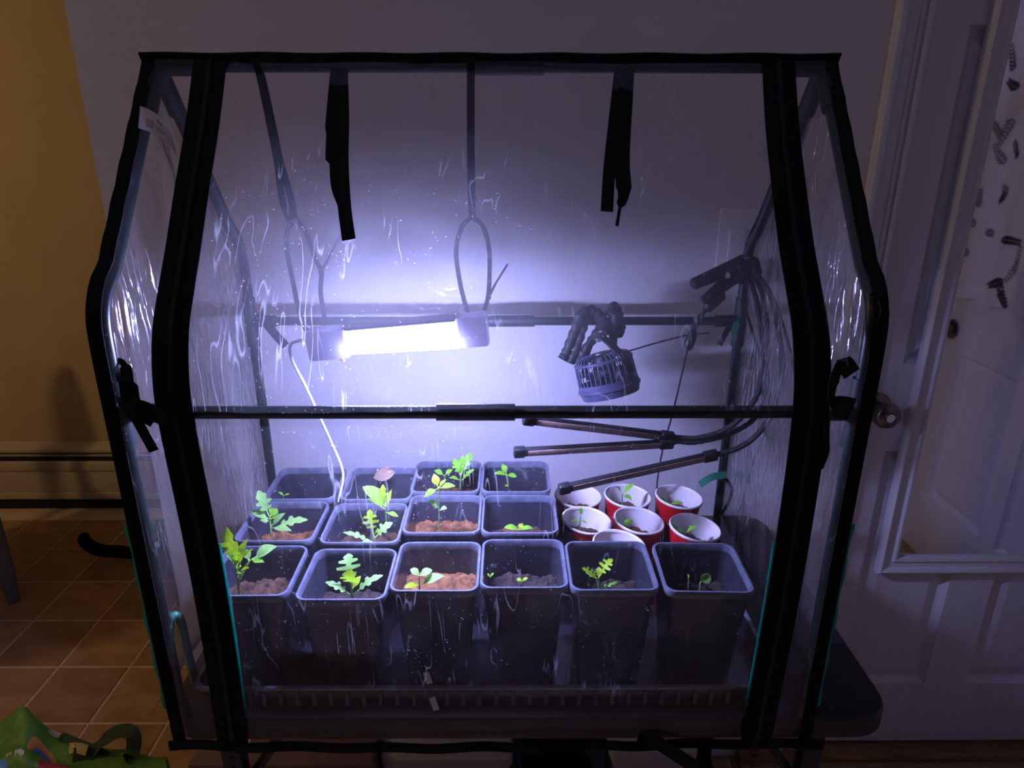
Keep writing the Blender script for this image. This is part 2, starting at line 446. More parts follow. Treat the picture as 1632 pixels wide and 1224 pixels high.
bm = bmesh.new(); box(bm, 0.60, RX, 1.345, 1.40, 0.0, 0.028, 0.006)
struct(link('trim_2', bm, M['oak']), 'brown oak threshold board below the panelled door', 'threshold')
bm = bmesh.new(); box(bm, 0.60, RX, 1.300, 1.345, 0.0, 0.012, 0.003)
t3 = struct(link('trim_3', bm, M['oak_pale']), 'pale wood strip with screws beside the threshold', 'threshold')
for x in (1.0, 1.12, 1.24):
    bm = bmesh.new(); lathe(bm, [(0, 0.0018), (0.003, 0.0016), (0.0036, 0.0)], (x, 1.322, 0.0118), (0, 0, 1), 10)
    link('screw', bm, M['pewter'], t3)

# mirror hung on the door
mr = thing('door_mirror', 'long white-framed mirror hung on the panelled door', 'mirror', (1.115, WY, 0.572))
def frame_bar(bm, a, b, inward, w):
    """moulded bar from a to b in the XZ plane at the door face"""
    a, b, inward = Vector(a), Vector(b), Vector(inward)
    prof = [(0, 0.0), (0, 0.016), (0.006, 0.021), (0.014, 0.019), (0.018, 0.014), (0.030, 0.013), (0.035, 0.018), (0.041, 0.017), (0.046, 0.007), (0.046, 0.0)]
    t = (b - a).normalized(); rings = []
    for e, sgn in ((a, 1), (b, -1)):
        rings.append([bm.verts.new(e + inward*q + t*sgn*q + Vector((0, -h, 0))) for q, h in prof])
    A, B = rings
    for k in range(len(prof)-1): bm.faces.new((A[k], A[k+1], B[k+1], B[k]))
mx0, mx1, mz0, mz1 = 0.872, 1.358, 0.566, 1.98
my = WY + 0.0025
bm = bmesh.new()
frame_bar(bm, (mx0, my, mz0), (mx0, my, mz1), (1, 0, 0), 1); frame_bar(bm, (mx1, my, mz1), (mx1, my, mz0), (-1, 0, 0), 1)
frame_bar(bm, (mx0, my, mz0), (mx1, my, mz0), (0, 0, 1), 1); frame_bar(bm, (mx1, my, mz1), (mx0, my, mz1), (0, 0, -1), 1)
link('mirror_frame', bm, M['white_paint'], mr)
bm = bmesh.new(); box(bm, mx0 + 0.04, mx1 - 0.04, my - 0.006, my, mz0 + 0.04, mz1 - 0.04)
link('mirror_glass', bm, M['mirror'], mr, smooth=False)

# door_2 in the right-hand wall (seen in the mirror)
D2 = lambda y, d, z: (RX - 0.004 - d, y, z)
d2 = panel_door('door_2', D2, [(0.46, 0.76), (0.84, 1.06)], [(0.27, 0.83)], 0.335, 1.14, 0.02, 2.03, M['door_paint'],
                'white half-glazed door reflected in the mirror')
bm = bmesh.new()
for y0, y1, z0, z1 in ((0.455, 1.05, 0.985, 1.03), (0.455, 1.05, 1.86, 1.90), (0.455, 0.495, 1.03, 1.86), (1.01, 1.05, 1.03, 1.86)):
    box(bm, RX - 0.034, RX - 0.012, y0, y1, z0, z1, 0.004)
link('window_frame', bm, M['white_paint'], d2)
bm = bmesh.new(); box(bm, RX - 0.021, RX - 0.017, 0.49, 1.02, 1.02, 1.87); link('pane', bm, M['glass_dark'], d2, smooth=False)
door_knob(d2, (RX - 0.016, 0.40, 0.90), (-1, 0, 0), False, 1.05)
bm = bmesh.new(); lathe(bm, [(0, 0.0), (0.032, 0.0), (0.032, 0.008), (0.024, 0.016), (0.022, 0.03), (0, 0.032)], (RX - 0.016, 0.40, 1.045), (-1, 0, 0), 24)
link('deadbolt', bm, M['black_plastic'], d2)
bm = bmesh.new()
for y0, y1, z1 in ((0.245, 0.325, 2.12), (1.15, 1.23, 2.12)): box(bm, RX - 0.018, RX, y0, y1, 0, z1, 0.003)
box(bm, RX - 0.018, RX, 0.245, 1.23, 2.045, 2.12, 0.003)
struct(link('trim_4', bm, M['white_paint']), 'white casing around the curtained side door', 'trim')
cu = thing('window_curtain', 'white curtain with navy leaf sprigs on the side door reflected in the mirror', 'curtain', (RX - 0.05, 0.75, 1.02))
def curtain_pt(y, z):
    k = (y - 0.42) / 0.66
    return Vector((RX - 0.056 - 0.011*math.sin(k*31) * (0.6 + 0.4*(1.9 - z)) - 0.003*math.sin(k*77), y, z))
bm = bmesh.new(); g = []
for a in range(81):
    y = lerp(0.42, 1.08, a/80)
    g.append([bm.verts.new(curtain_pt(y, lerp(1.03 - 0.004*math.sin(a*0.4), 1.90, b/12))) for b in range(13)])
for a in range(80):
    for b in range(12): bm.faces.new((g[a][b], g[a+1][b], g[a+1][b+1], g[a][b+1]))
link('cloth', bm, M['curtain'], cu)
for key, mname, seed in (('dark', 'print_dark', 3), ('mid', 'print_mid', 8)):
    bm = bmesh.new(); rnd = random.Random(seed)
    def blob(y, z, ang, l, w):
        pts = []
        for k in range(7):
            t = 2*PI*k/7; u = math.cos(t)*l; v = math.sin(t)*w
            pts.append(bm.verts.new(curtain_pt(y + u*math.cos(ang) - v*math.sin(ang), z + u*math.sin(ang) + v*math.cos(ang)) - Vector((0.0012, 0, 0))))
        bm.faces.new(pts)
    for s in range(26):
        y = rnd.uniform(0.45, 1.04); z = rnd.uniform(1.06, 1.84); ang = rnd.uniform(0, 2*PI); L = rnd.uniform(0.035, 0.075)
        for k in range(7):
            t = k/6*L; cy, cz = y + t*math.cos(ang), z + t*math.sin(ang)
            for sg in (-1, 1):
                a2 = ang + sg*0.75; l = 0.0085*(1 - 0.4*k/6) + 0.002
                blob(min(1.07, max(.43, cy + math.cos(a2)*l)), min(1.89, max(1.04, cz + math.sin(a2)*l)), a2, l, l*0.42)
    o = link('leaf_print', bm, M[mname], cu, smooth=False); o['kind'] = 'stuff'
bm = bmesh.new(); sweep(bm, [(RX - 0.052, 0.40, 1.885), (RX - 0.052, 1.10, 1.885)], 0.005, 10); link('curtain_rod', bm, M['pewter'], cu)

# switch plate
sw = thing('light_switch', 'white double light switch plate on the grey wall beside the door', 'switch', (0.48, WY, 1.26))
bm = bmesh.new(); box(bm, 0.418, 0.546, WY - 0.007, WY, 1.262, 1.408, 0.003); link('plate', bm, M['white_paint'], sw)
for x in (0.455, 0.508):
    bm = bmesh.new(); box(bm, x - 0.016, x + 0.016, WY - 0.012, WY - 0.006, 1.302, 1.368, 0.002); link('rocker', bm, M['white_paint'], sw)

# baseboard heater under the ochre wall
hh = thing('baseboard_heater', 'long enamelled baseboard heater below the ochre wall', 'heater', (-2.0, 2.72, 0.0))
bm = bmesh.new(); box(bm, -4.1, 0.5, 2.715, FY, 0.03, 0.262); link('back_plate', bm, M['heater'], hh, smooth=False)
bm = bmesh.new()
vs = [(2.735, 0.300), (2.735, 0.292), (2.690, 0.276), (2.690, 0.268), (2.684, 0.268), (2.684, 0.280)]
A = [bm.verts.new((-4.1, y, z)) for y, z in vs]; B = [bm.verts.new((0.5, y, z)) for y, z in vs]
for k in range(6): bm.faces.new((A[k], A[(k+1)%6], B[(k+1)%6], B[k]))
bm.faces.new(A[::-1]); bm.faces.new(B); link('top_cover', bm, M['heater'], hh, smooth=False)
bm = bmesh.new(); box(bm, -4.1, 0.5, 2.686, 2.712, 0.249, 0.256, 0.001); link('damper', bm, M['heater'], hh, smooth=False)
bm = bmesh.new(); box(bm, -4.1, 0.5, 2.668, 2.676, 0.055, 0.234, 0.003); box(bm, -4.1, 0.5, 2.662, 2.669, 0.190, 0.232, 0.003); box(bm, -4.1, 0.5, 2.663, 2.669, 0.053, 0.085, 0.003)
link('front_panel', bm, M['heater'], hh)
bm = bmesh.new(); box(bm, -4.1, 0.5, 2.68, 2.714, 0.0, 0.25); link('element_recess', bm, M['dark_gap'], hh, smooth=False)

# ================================================================== THE TABLE
TT = 0.745           # table top height
tb = thing('folding_table', 'black plastic folding table carrying the greenhouse', 'table', (0.0, 1.02, 0.0))
def rounded_rect(x0, x1, y0, y1, r, n=8):
    pts = []
    for cx, cy, a0 in ((x1-r, y0+r, -PI/2), (x1-r, y1-r, 0), (x0+r, y1-r, PI/2), (x0+r, y0+r, PI)):
        for k in range(n+1):
            a = a0 + PI/2*k/n; pts.append((cx + r*math.cos(a), cy + r*math.sin(a)))
    return pts
def slab(bm, loop_fn, levels):
    """levels: (inset, z) rings of a rounded rect, closed at both ends"""
    rings = [[bm.verts.new((x, y, z)) for x, y in loop_fn(i)] for i, z in levels]
    for A, B in zip(rings, rings[1:]):
        n = len(A)
        for k in range(n): bm.faces.new((A[k], A[(k+1)%n], B[(k+1)%n], B[k]))
    bm.faces.new(rings[0][::-1]); bm.faces.new(rings[-1])
bm = bmesh.new()
slab(bm, lambda i: rounded_rect(-0.505+i, 0.565-i, 0.772+i, 1.345-i, 0.05-i*0.5),
     [(0.012, TT-0.045), (0.004, TT-0.043), (0.0, TT-0.036), (0.0, TT-0.008), (0.003, TT-0.002), (0.008, TT)])
link('table_top', bm, M['table'], tb)
for x in (-0.435, 0.478):
    for y in (0.83, 1.28):
        bm = bmesh.new(); box(bm, x - 0.016, x + 0.016, y - 0.014, y + 0.014, 0.0, TT - 0.04, 0.004); link('leg', bm, M['table_metal'], tb)
    bm = bmesh.new(); box(bm, x - 0.011, x + 0.011, 0.82, 1.29, 0.10, 0.124, 0.003); link('crossbar', bm, M['table_metal'], tb)
for x0, x1 in ((0.37, 0.468), (-0.33, -0.425)):
    bm = bmesh.new(); sweep(bm, [(x0, 0.84, TT-0.05), (x1, 0.84, TT-0.20)], 0.008, 8); link('brace', bm, M['table_metal'], tb)

# ================================================================== THE MINI GREENHOUSE
GX0, GX1 = -0.473, 0.427
RYc, RZ = 1.014, 1.626
FYg, BYg = 0.7774, 1.2278
BARZ = 1.219
gh = thing('mini_greenhouse', 'clear plastic covered mini greenhouse with dark green tube frame standing on the table', 'greenhouse', (-0.023, 1.0, TT))
PR = 0.0085
def side_path(yk):
    s = [(RYc, RZ), (lerp(RYc, yk, 0.8), lerp(RZ, 1.33, 0.8))]
    bend = [(lerp(RYc, yk, 0.93), 1.362), (lerp(RYc, yk, 0.985), 1.335), (yk, 1.295)]
    return s + bend + [(yk, 1.22), (yk, TT)]
for x in (GX0, GX1):
    for yk in (FYg, BYg):
        pts = [(x, y, z) for y, z in side_path(yk)]
        P = [Vector(pts[0]), Vector(pts[1])] + spline(pts[1:6], 6)[1:] + [Vector(pts[6])]
        bm = bmesh.new(); sweep(bm, P, PR, 12); link('frame_pole', bm, M['pole'], gh)
        # lower sleeve and tee where the cross bar joins
        bm = bmesh.new(); sweep(bm, [(x, yk, 1.262), (x, yk, 1.172)], 0.0115, 14)
        sg = 1 if x < 0 else -1
        sweep(bm, [(x, yk, BARZ), (x + sg*0.045, yk, BARZ)], 0.0112, 14); link('tee_connector', bm, M['connector'], gh)
        bm = bmesh.new(); sweep(bm, [(x, yk, TT + 0.03), (x, yk, TT)], 0.0115, 12); link('foot_cap', bm, M['connector'], gh)
    # ridge corner connector, three ways
    bm = bmesh.new(); sg = 1 if x < 0 else -1
    sweep(bm, [(x - sg*0.006, RYc, RZ), (x + sg*0.055, RYc, RZ)], 0.0125, 14)
    for yk in (FYg, BYg):
        d = (Vector((x, lerp(RYc, yk, .8), lerp(RZ, 1.33, .8))) - Vector((x, RYc, RZ))).normalized()
        sweep(bm, [Vector((x, RYc, RZ)), Vector((x, RYc, RZ)) + d*0.07], 0.0125, 14)
    link('corner_connector', bm, M['connector'], gh)
for nm, y, z, sl in (('ridge_bar', RYc, RZ, 0.0), ('front_bar', FYg, BARZ, -0.04), ('rear_bar', BYg, BARZ, 0.0)):
    bm = bmesh.new(); sweep(bm, [(GX0, y, z), (GX1, y, z)], PR - 0.0005, 12); o = link(nm, bm, M['pole'], gh)
    bm = bmesh.new(); sweep(bm, [(sl - 0.048, y, z), (sl + 0.048, y, z)], 0.0105, 14); link('joining_sleeve', bm, M['connector'], o)

# ---- film
def make_prof(side):
    yk = FYg - 0.014 if side < 0 else BYg + 0.014
    low = 0.700 if side < 0 else TT + 0.004
    path = [(0.0, y, z) for y, z in side_path(FYg if side < 0 else BYg)]
    S = [Vector(path[0]).lerp(Vector(path[1]), k/10) for k in range(10)] + spline(path[1:6], 8)[:-1]
    S += [Vector((0, path[5][1], lerp(path[5][2], low, k/24))) for k in range(25)]
    T, _ = frames(S); Q = []
    for p, t in zip(S, T):
        n = Vector((0, t.z, -t.y)); n = n if n.y*side > 0 else -n
        Q.append(p + n*(0.0112 if side < 0 else 0.0185))
    Q[0] = Vector((0, RYc + side*0.004, RZ + 0.0115))
    ln = [0.0]
    for a_, b_ in zip(Q, Q[1:]): ln.append(ln[-1] + (b_ - a_).length)
    return Q, ln
PROF = {-1: make_prof(-1), 1: make_prof(1)}
SAG = spline([(0, 1.010, 1.6375), (0, 0.958, 1.549), (0, 0.906, 1.474), (0, 0.860, 1.408), (0, 0.822, 1.359), (0, 0.792, 1.318), (0, 0.772, 1.268), (0, 0.764, 1.21), (0, 0.764, 1.05), (0, 0.764, 0.90), (0, 0.764, 0.78), (0, 0.764, 0.70)], 6)
PROF[0] = (SAG, [0.0] + [sum((SAG[i+1] - SAG[i]).length for i in range(j+1)) for j in range(len(SAG)-1)])
def prof_pt(s, side):
    """s 0 (ridge) .. 1 (hem); (y, z) of the cover outside the frame; side -1 front, +1 back"""
    Q, ln = PROF[side]; d = s*ln[-1]
    for i in range(len(Q)-1):
        if d <= ln[i+1] + 1e-9:
            p = Q[i].lerp(Q[i+1], (d - ln[i])/(ln[i+1] - ln[i])); return p.y, p.z
    return Q[-1].y, Q[-1].z
def slack_pt(x, s):
    """front cover: tight over the poles at both sides, slack between them"""
    e = max(0.0, min(1.0, min(x - GX0, GX1 - x)/0.055)); e = e*e*(3 - 2*e)
    a, b = prof_pt(s, -1), prof_pt(s, 0)
    return lerp(a[0], b[0], e), lerp(a[1], b[1], e)
def front_pt(x, s, off=0.0):
    y, z = slack_pt(x, s)
    y2, z2 = slack_pt(x, min(1, s+.01)); y1, z1 = slack_pt(x, max(0, s-.01))
    t = Vector((0, y2-y1, z2-z1)).normalized(); n = Vector((0, t.z, -t.y))
    if n.y > 0: n = -n
    edge = min(1, min(abs(x-GX0), abs(GX1-x))/0.05)
    zip_ = min(1, min(abs(x+.398), abs(x-.362))/0.05)
    k = edge*zip_*math.sin(PI*min(1, s*1.02))**0.5 if 0 < s < .98 else 0
    w = noise.noise(Vector((x*7, s*4, 1.3)))*0.006 + noise.noise(Vector((x*16 + s*7, s*11 - x*5, 4.1)))*0.0035 + noise.noise(Vector((x*40, s*38, 8)))*0.0012
    return Vector((x, y, z)) + n*(off + w*k)
NX, NS = 110, 110
bm = bmesh.new(); g = []
for i in range(NX+1):
    x = lerp(GX0 - 0.005, GX1 + 0.005, i/NX); g.append([bm.verts.new(front_pt(x, j/NS)) for j in range(NS+1)])
for i in range(NX):
    for j in range(NS): bm.faces.new((g[i][j], g[i+1][j], g[i+1][j+1], g[i][j+1]))
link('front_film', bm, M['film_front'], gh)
bm = bmesh.new(); g = []
for i in range(61):
    x = lerp(GX0 - 0.005, GX1 + 0.005, i/60); col = []
    for j in range(71):
        y, z = prof_pt(j/70, 1)
        w = noise.noise(Vector((x*6, j*.09, 11)))*0.008*math.sin(PI*j/70)*min(1, min(abs(x-GX0), abs(GX1-x))/0.06)
        col.append(bm.verts.new((x, y + w, z)))
    g.append(col)
for i in range(60):
    for j in range(70): bm.faces.new((g[i][j], g[i+1][j], g[i+1][j+1], g[i][j+1]))
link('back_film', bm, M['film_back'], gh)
for x0, sg in ((GX0 - 0.010, -1), (GX1 + 0.010, 1)):
    bm = bmesh.new(); g = []
    for j in range(71):
        s = j/70*0.955 if j < 70 else 0.955
        ya, za = prof_pt(s, -1); yb, zb = prof_pt(min(1, s*1.0), 1); z = za
        col = []
        for i in range(37):
            t = i/36; y = lerp(ya, yb, t); zz = lerp(za, zb, t) if s < .9 else za
            zz = max(zz, TT + 0.004)
            k = math.sin(PI*t)*min(1, s*6)
            w = noise.noise(Vector((y*9, zz*4, sg*5)))*0.012 + noise.noise(Vector((y*26 + zz*9, zz*8, sg*9)))*0.006 + noise.noise(Vector((y*50, zz*30, 2)))*0.002
            fl = max(0, (0.83 - zz)/0.085)
            col.append(bm.verts.new((x0 + sg*(w*k - 0.006*k + (0.04*fl*fl)), y, zz)))
        g.append(col)
    for j in range(70):
        for i in range(36):
            try: bm.faces.new((g[j][i], g[j+1][i], g[j+1][i+1], g[j][i+1]))
            except ValueError: pass
    o = link('side_film', bm, M['film_side'], gh)

# ---- bindings, hem, zips
def tape_on_front(x_of_s, s0, s1, width, n=60, off=0.0022, thick=0.0016, side=(1, 0, 0)):
    bm = bmesh.new()
    ribbon(bm, [front_pt(x_of_s(s), s, off) for s in (lerp(s0, s1, k/n) for k in range(n+1))], side, width, thick)
    return bm
for x, lab in ((-0.398, None), (0.362, None)):
    wob = lambda s, x=x: x + 0.004*math.sin(s*7 + x*9)
    z_ = link('zipper', tape_on_front(wob, 0.0, 1.0, 0.044), M['binding'], gh)
    bm = bmesh.new()
    ribbon(bm, [front_pt(wob(s), s, 0.0036) for s in (k/80 for k in range(81))], (1, 0, 0), 0.0062, 0.0022); link('zip_coil', bm, M['tooth'], z_)
    sg_ = 1 if x < 0 else -1
    bm = bmesh.new(); ribbon(bm, [front_pt(wob(s) + sg_*0.0222, s, 0.0004) for s in (lerp(.66, .93, k/50) for k in range(51))], (1, 0, 0), 0.0042, 0.001); link('seam_edge', bm, M['green_edge'], z_)
    bm = bmesh.new(); p = front_pt(wob(1.0), 1.0, 0.005); p += Vector((-0.002, 0, -0.003))
    for a, b in (((-.005, 0, 0), (-.0055, 0, -.026)), ((.005, 0, 0), (.0055, 0, -.026))): sweep(bm, [p + Vector(a), p + Vector(b)], 0.0016, 6)
    sweep(bm, spline([p + Vector((-.0055, 0, -.026)), p + Vector((0, 0, -.0325)), p + Vector((.0055, 0, -.026))], 5), 0.0016, 6)
    sweep(bm, [p + Vector((-.006, 0, 0.001)), p + Vector((.006, 0, .001))], 0.003, 8); sweep(bm, [p + Vector((-.006, 0, -.012)), p + Vector((.006, 0, -.012))], 0.0018, 8)
    link('zip_pull', bm, M['black_plastic'], z_)
for x, sg in ((GX0 - 0.004, -1), (GX1 + 0.004, 1)):
    bm = bmesh.new()
    P = [front_pt(x, k/70, 0.001) + Vector((0, 0, 0.0015*math.sin(k*1.7))) for k in range(71)]
    ribbon(bm, P, Vector((1, 0.25*-sg, 0)), 0.016, 0.003)
    eb = link('edge_binding', bm, M['binding'], gh)
    bm = bmesh.new(); ribbon(bm, [front_pt(x + sg*0.0102, s, 0.0012) + Vector((sg*.0012*math.sin(s*90), 0, 0)) for s in (lerp(.64, .93, k/40) for k in range(41))], Vector((1, 0.6*sg, 0)), 0.007, 0.001); link('seam_edge', bm, M['green_edge'], eb)
    bm = bmesh.new()
    P = [Vector((x, *prof_pt(k/40*0.98, 1))) for k in range(41)]
    ribbon(bm, P, Vector((1, 0, 0)), 0.012, 0.0025); link('edge_binding', bm, M['binding'], gh)
bm = bmesh.new()
ribbon(bm, [(lerp(GX0 - .016, GX1 + .016, k/50), RYc - 0.008 + 0.001*math.sin(k*.5), RZ + 0.0085 + 0.0007*math.sin(k*.9)) for k in range(51)], (0, -0.55, 0.85), 0.016, 0.003)
link('ridge_binding', bm, M['binding'], gh)
bm = bmesh.new()
ribbon(bm, [Vector((lerp(GX0 - .018, GX1 + .030, k/60), 0.7605 + 0.002*math.sin(k*.7), 0.704 + 0.003*math.sin(k*.11 + 2) + 0.001*math.sin(k*.53))) for k in range(61)], (0, 0, 1), 0.016, 0.003)
link('hem', bm, M['binding'], gh)

def tape(name, pts, width, material, parent, side=(1, 0.2, 0.1), thick=0.0009, n=6):
    bm = bmesh.new(); ribbon(bm, spline(pts, n), side, width, thick); return link(name, bm, material, parent)
# roll-up ties hanging from the ridge in front of the film
tape('tie_strap', [(-0.2264, 1.0193, 1.6377), (-0.2266, 0.9812, 1.5901), (-0.2254, 0.9404, 1.5391), (-0.2225, 0.9120, 1.5038), (-0.2172, 0.8898, 1.4760), (-0.2053, 0.8699, 1.4511), (-0.2008, 0.8515, 1.4282)],
     [0.022 if k < 12 else 0.018 if k < 18 else 0.008 for k in range(37)], M['strap'], gh)
tape('tie_strap', [(-0.2232, 1.0073, 1.6227), (-0.2152, 0.9558, 1.5584), (-0.2107, 0.9132, 1.5052), (-0.2026, 0.8727, 1.4546), (-0.1937, 0.8433, 1.4179)], 0.0165, M['strap'], gh, side=(1, 0, 0))
tape('tie_strap', [(0.1621, 1.0219, 1.6410), (0.1543, 0.9746, 1.5819), (0.1451, 0.9189, 1.5123), (0.1445, 0.8866, 1.4720), (0.1385, 0.8724, 1.4542), (0.1332, 0.8556, 1.4333)],
     [0.020]*18 + [0.016, 0.014, 0.013, 0.012, 0.012, 0.010] + [0.004]*7, M['strap'], gh)
tape('tie_strap', [(0.1507, 1.0085, 1.6242), (0.1373, 0.9494, 1.5504), (0.1281, 0.9070, 1.4975), (0.1219, 0.8684, 1.4493)], 0.0155, M['strap'], gh, side=(1, 0, 0))
# ties at the front bar ends
tape('tie_strap', [(-0.4562, 0.7650, 1.2549), (-0.4553, 0.7570, 1.2795), (-0.4473, 0.7520, 1.2926), (-0.4402, 0.7500, 1.2864), (-0.4408, 0.7500, 1.2642), (-0.4400, 0.7500, 1.2407), (-0.4227, 0.7520, 1.2280), (-0.4023, 0.7550, 1.2171)],
     [0.006]*12 + [0.008]*6 + [0.014]*6 + [0.022]*8 + [0.018]*11, M['strap'], gh, side=(0.45, 0, 0.9))
tape('tie_strap', [(-0.4522, 0.7520, 1.2440), (-0.4396, 0.7480, 1.2257), (-0.4308, 0.7470, 1.2020), (-0.4234, 0.7460, 1.1820)], 0.0125, M['strap'], gh, side=(1, 0, 0.3))
tape('tie_strap', [(-0.4605, 0.7560, 1.2345), (-0.4462, 0.7500, 1.2352), (-0.4299, 0.7500, 1.2320), (-0.4165, 0.7520, 1.2216)], 0.026, M['strap'], gh, side=(0, 0, 1))
tape('tie_strap', [(0.3993, 0.7520, 1.2766), (0.3856, 0.7480, 1.2909), (0.3785, 0.7470, 1.2783), (0.3785, 0.7500, 1.2541), (0.3830, 0.7570, 1.2356)], [0.020]*8 + [0.012]*8 + [0.009]*9, M['strap'], gh, side=(1, 0, 0.5))
tape('tie_strap', [(0.3810, 0.7570, 1.2195), (0.3821, 0.7520, 1.1930), (0.3836, 0.7500, 1.1773), (0.3793, 0.7500, 1.1555)], 0.008, M['strap'], gh, side=(1, 0, 0))
tape('tie_strap', [(0.3844, 0.7570, 1.2316), (0.3928, 0.7520, 1.2351), (0.4072, 0.7530, 1.2315)], 0.028, M['strap'], gh, side=(0, 0, 1))
tape('tie_strap', [(0.4158, 0.7750, 1.3656), (0.4236, 0.7720, 1.3618), (0.4282, 0.7700, 1.3505), (0.4270, 0.7700, 1.3371), (0.4245, 0.7750, 1.3238)], 0.010, M['strap'], gh, side=(0.2, 1, 0.2))
# ties inside on the rear poles, plus one painted green highlight
tape('tie_strap', [(-0.4570, 1.2250, 1.2345), (-0.4325, 1.2000, 1.2173), (-0.4192, 1.1950, 1.2011), (-0.4017, 1.1900, 1.1825)], 0.016, M['strap'], gh, side=(1, 0, 0.4))
tape('tie_strap', [(0.4189, 1.2100, 1.2304), (0.3975, 1.2000, 1.2096), (0.3839, 1.1950, 1.1827)], 0.010, M['strap'], gh, side=(1, 0, 0))
tape('tie_strap', [(0.4188, 1.2050, 1.2374), (0.4108, 1.2000, 1.2131), (0.4080, 1.2000, 1.1859)], [0.004]*4 + [0.012]*5 + [0.004]*4, M['green_pipe'], gh, side=(1, 0, 0))  # lens-shaped ribbon that paints a green highlight beside the tie
tape('tie_strap', [(0.3760, 1.2000, 0.8953), (0.3979, 1.2000, 0.9118), (0.4274, 1.2050, 0.9146)], 0.014, M['green_pipe'], gh, side=(0, 0.3, 1))
tape('tie_strap', [(0.4278, 1.2150, 0.9039), (0.4419, 1.2100, 0.8856), (0.4424, 1.2100, 0.8575), (0.4302, 1.2150, 0.8190)], 0.006, M['strap'], gh, side=(1, 0, 0))
tape('tie_strap', [(0.1889, 0.7640, 0.7217), (0.2151, 0.7560, 0.7136), (0.2380, 0.7520, 0.6989), (0.2714, 0.7500, 0.6745)], 0.022, M['strap'], gh, side=(0.6, 0, 0.8))
# care label sewn into the left edge
up = [(-0.4636, 0.9320, 1.5727), (-0.4477, 0.9250, 1.5673), (-0.4320, 0.9180, 1.5568), (-0.4219, 0.9150, 1.5391), (-0.4163, 0.9120, 1.5070)]
lo = [(-0.4696, 0.9300, 1.5467), (-0.4513, 0.9230, 1.5414), (-0.4334, 0.9160, 1.5339), (-0.4230, 0.9130, 1.5220), (-0.4147, 0.9110, 1.5048)]
U, D = spline(up, 6), spline(lo, 6)
bm = bmesh.new(); A = [bm.verts.new(p) for p in U]; B = [bm.verts.new(p) for p in D]
for k in range(len(A)-1): bm.faces.new((A[k], A[k+1], B[k+1], B[k]))
bmesh.ops.solidify(bm, geom=bm.faces[:], thickness=0.0004)
lb = link('care_label', bm, M['label'], gh); lb['label'] = 'white sewn label with small print'
def quad_on_label(bm, a0, a1, b0, b1):
    def pt(a, b):
        i = min(len(U)-2, int(a*(len(U)-1))); t = a*(len(U)-1) - i
        return U[i].lerp(U[i+1], t).lerp(D[i].lerp(D[i+1], t), b) + Vector((0, -0.0012, 0))
    bm.faces.new([bm.verts.new(pt(*q)) for q in ((a0, b0), (a1, b0), (a1, b1), (a0, b1))])
bm = bmesh.new()
x = 0.40
for ch, w in (('M', .028), ('i', .012), ('n', .020), ('i', .012)):   # bold first word, letter by letter strokes
    if ch == 'M': st = [(0, .008), (.010, .018), (.020, .028)]
    elif ch == 'n': st = [(0, .007), (.012, .019)]
    else: st = [(0, .007)]
    for a, b in st: quad_on_label(bm, x + a, x + b, .20 if ch == 'M' else .26, .40)
    if ch in 'Mn': quad_on_label(bm, x, x + w*0.8, .20 if ch == 'M' else .26, .25 if ch == 'M' else .30)
    x += w + .008
link('lettering', bm, M['ink'], lb, smooth=False)
bm = bmesh.new()
for k in range(5): quad_on_label(bm, .34, .62 - .03*k, .50 + .08*k, .53 + .08*k)
quad_on_label(bm, .16, .28, .42, .80)
link('small_print', bm, M['ink_grey'], lb, smooth=False)

# bent green tube at the left front corner
bm = bmesh.new()
sweep(bm, spline([(-0.4957, 0.8000, 0.7718), (-0.4862, 0.8000, 0.8399), (-0.4798, 0.8000, 0.8836), (-0.4743, 0.8030, 0.8983), (-0.4701, 0.8080, 0.8943), (-0.4698, 0.8150, 0.8713), (-0.4773, 0.8300, 0.8022), (-0.4782, 0.8350, 0.7564)], 6), 0.0062, 10)
tag(link('bent_tube', bm, M['green_pipe']), 'green bent tube handle at the left front corner inside the cover', 'tube')

# ================================================================== HANGING STRAPS, CABLE TIES
st = thing('hanging_strap', 'black strap looped over the ridge holding the left end of the grow lamp', 'strap', (-0.38, RYc, RZ), 'straps holding up the lit lamp')
tape('strap_tape', [(-0.3374, 1.0020, 1.6344), (-0.3314, 0.9980, 1.6181), (-0.3267, 1.0030, 1.5599), (-0.3215, 1.0030, 1.5011), (-0.3191, 1.0000, 1.4522), (-0.3106, 1.0000, 1.4245)], 0.0095, M['strap'], st, side=(1, 0, 0))
tape('strap_tape', [(-0.3438, 1.0260, 1.6369), (-0.3371, 1.0240, 1.6164), (-0.3262, 1.0120, 1.5601), (-0.3185, 1.0080, 1.5026), (-0.3088, 1.0040, 1.4605), (-0.3048, 1.0020, 1.4260)], 0.0095, M['strap'], st, side=(1, 0, 0))
bm = bmesh.new(); lathe(bm, [(0, -.002), (.004, -.002), (.005, 0), (.004, .002), (0, .002)], (-0.3038, 0.9980, 1.4238), (0, 1, 0), 12); link('ring', bm, M['chrome'], st)
st = thing('hanging_strap', 'black strap hanging straight from the ridge over the right end of the grow lamp', 'strap', (-0.06, RYc, RZ), 'straps holding up the lit lamp')
tape('strap_tape', [(-0.0494, 1.0020, 1.6358), (-0.0498, 1.0000, 1.6143), (-0.0517, 1.0030, 1.5273), (-0.0518, 1.0000, 1.4302)], 0.0105, M['strap'], st, side=(1, 0, 0))
tape('strap_tape', [(-0.0506, 1.0270, 1.6385), (-0.0511, 1.0270, 1.6166), (-0.0522, 1.0120, 1.5273), (-0.0519, 1.0030, 1.4325)], 0.0095, M['strap'], st, side=(1, 0, 0))
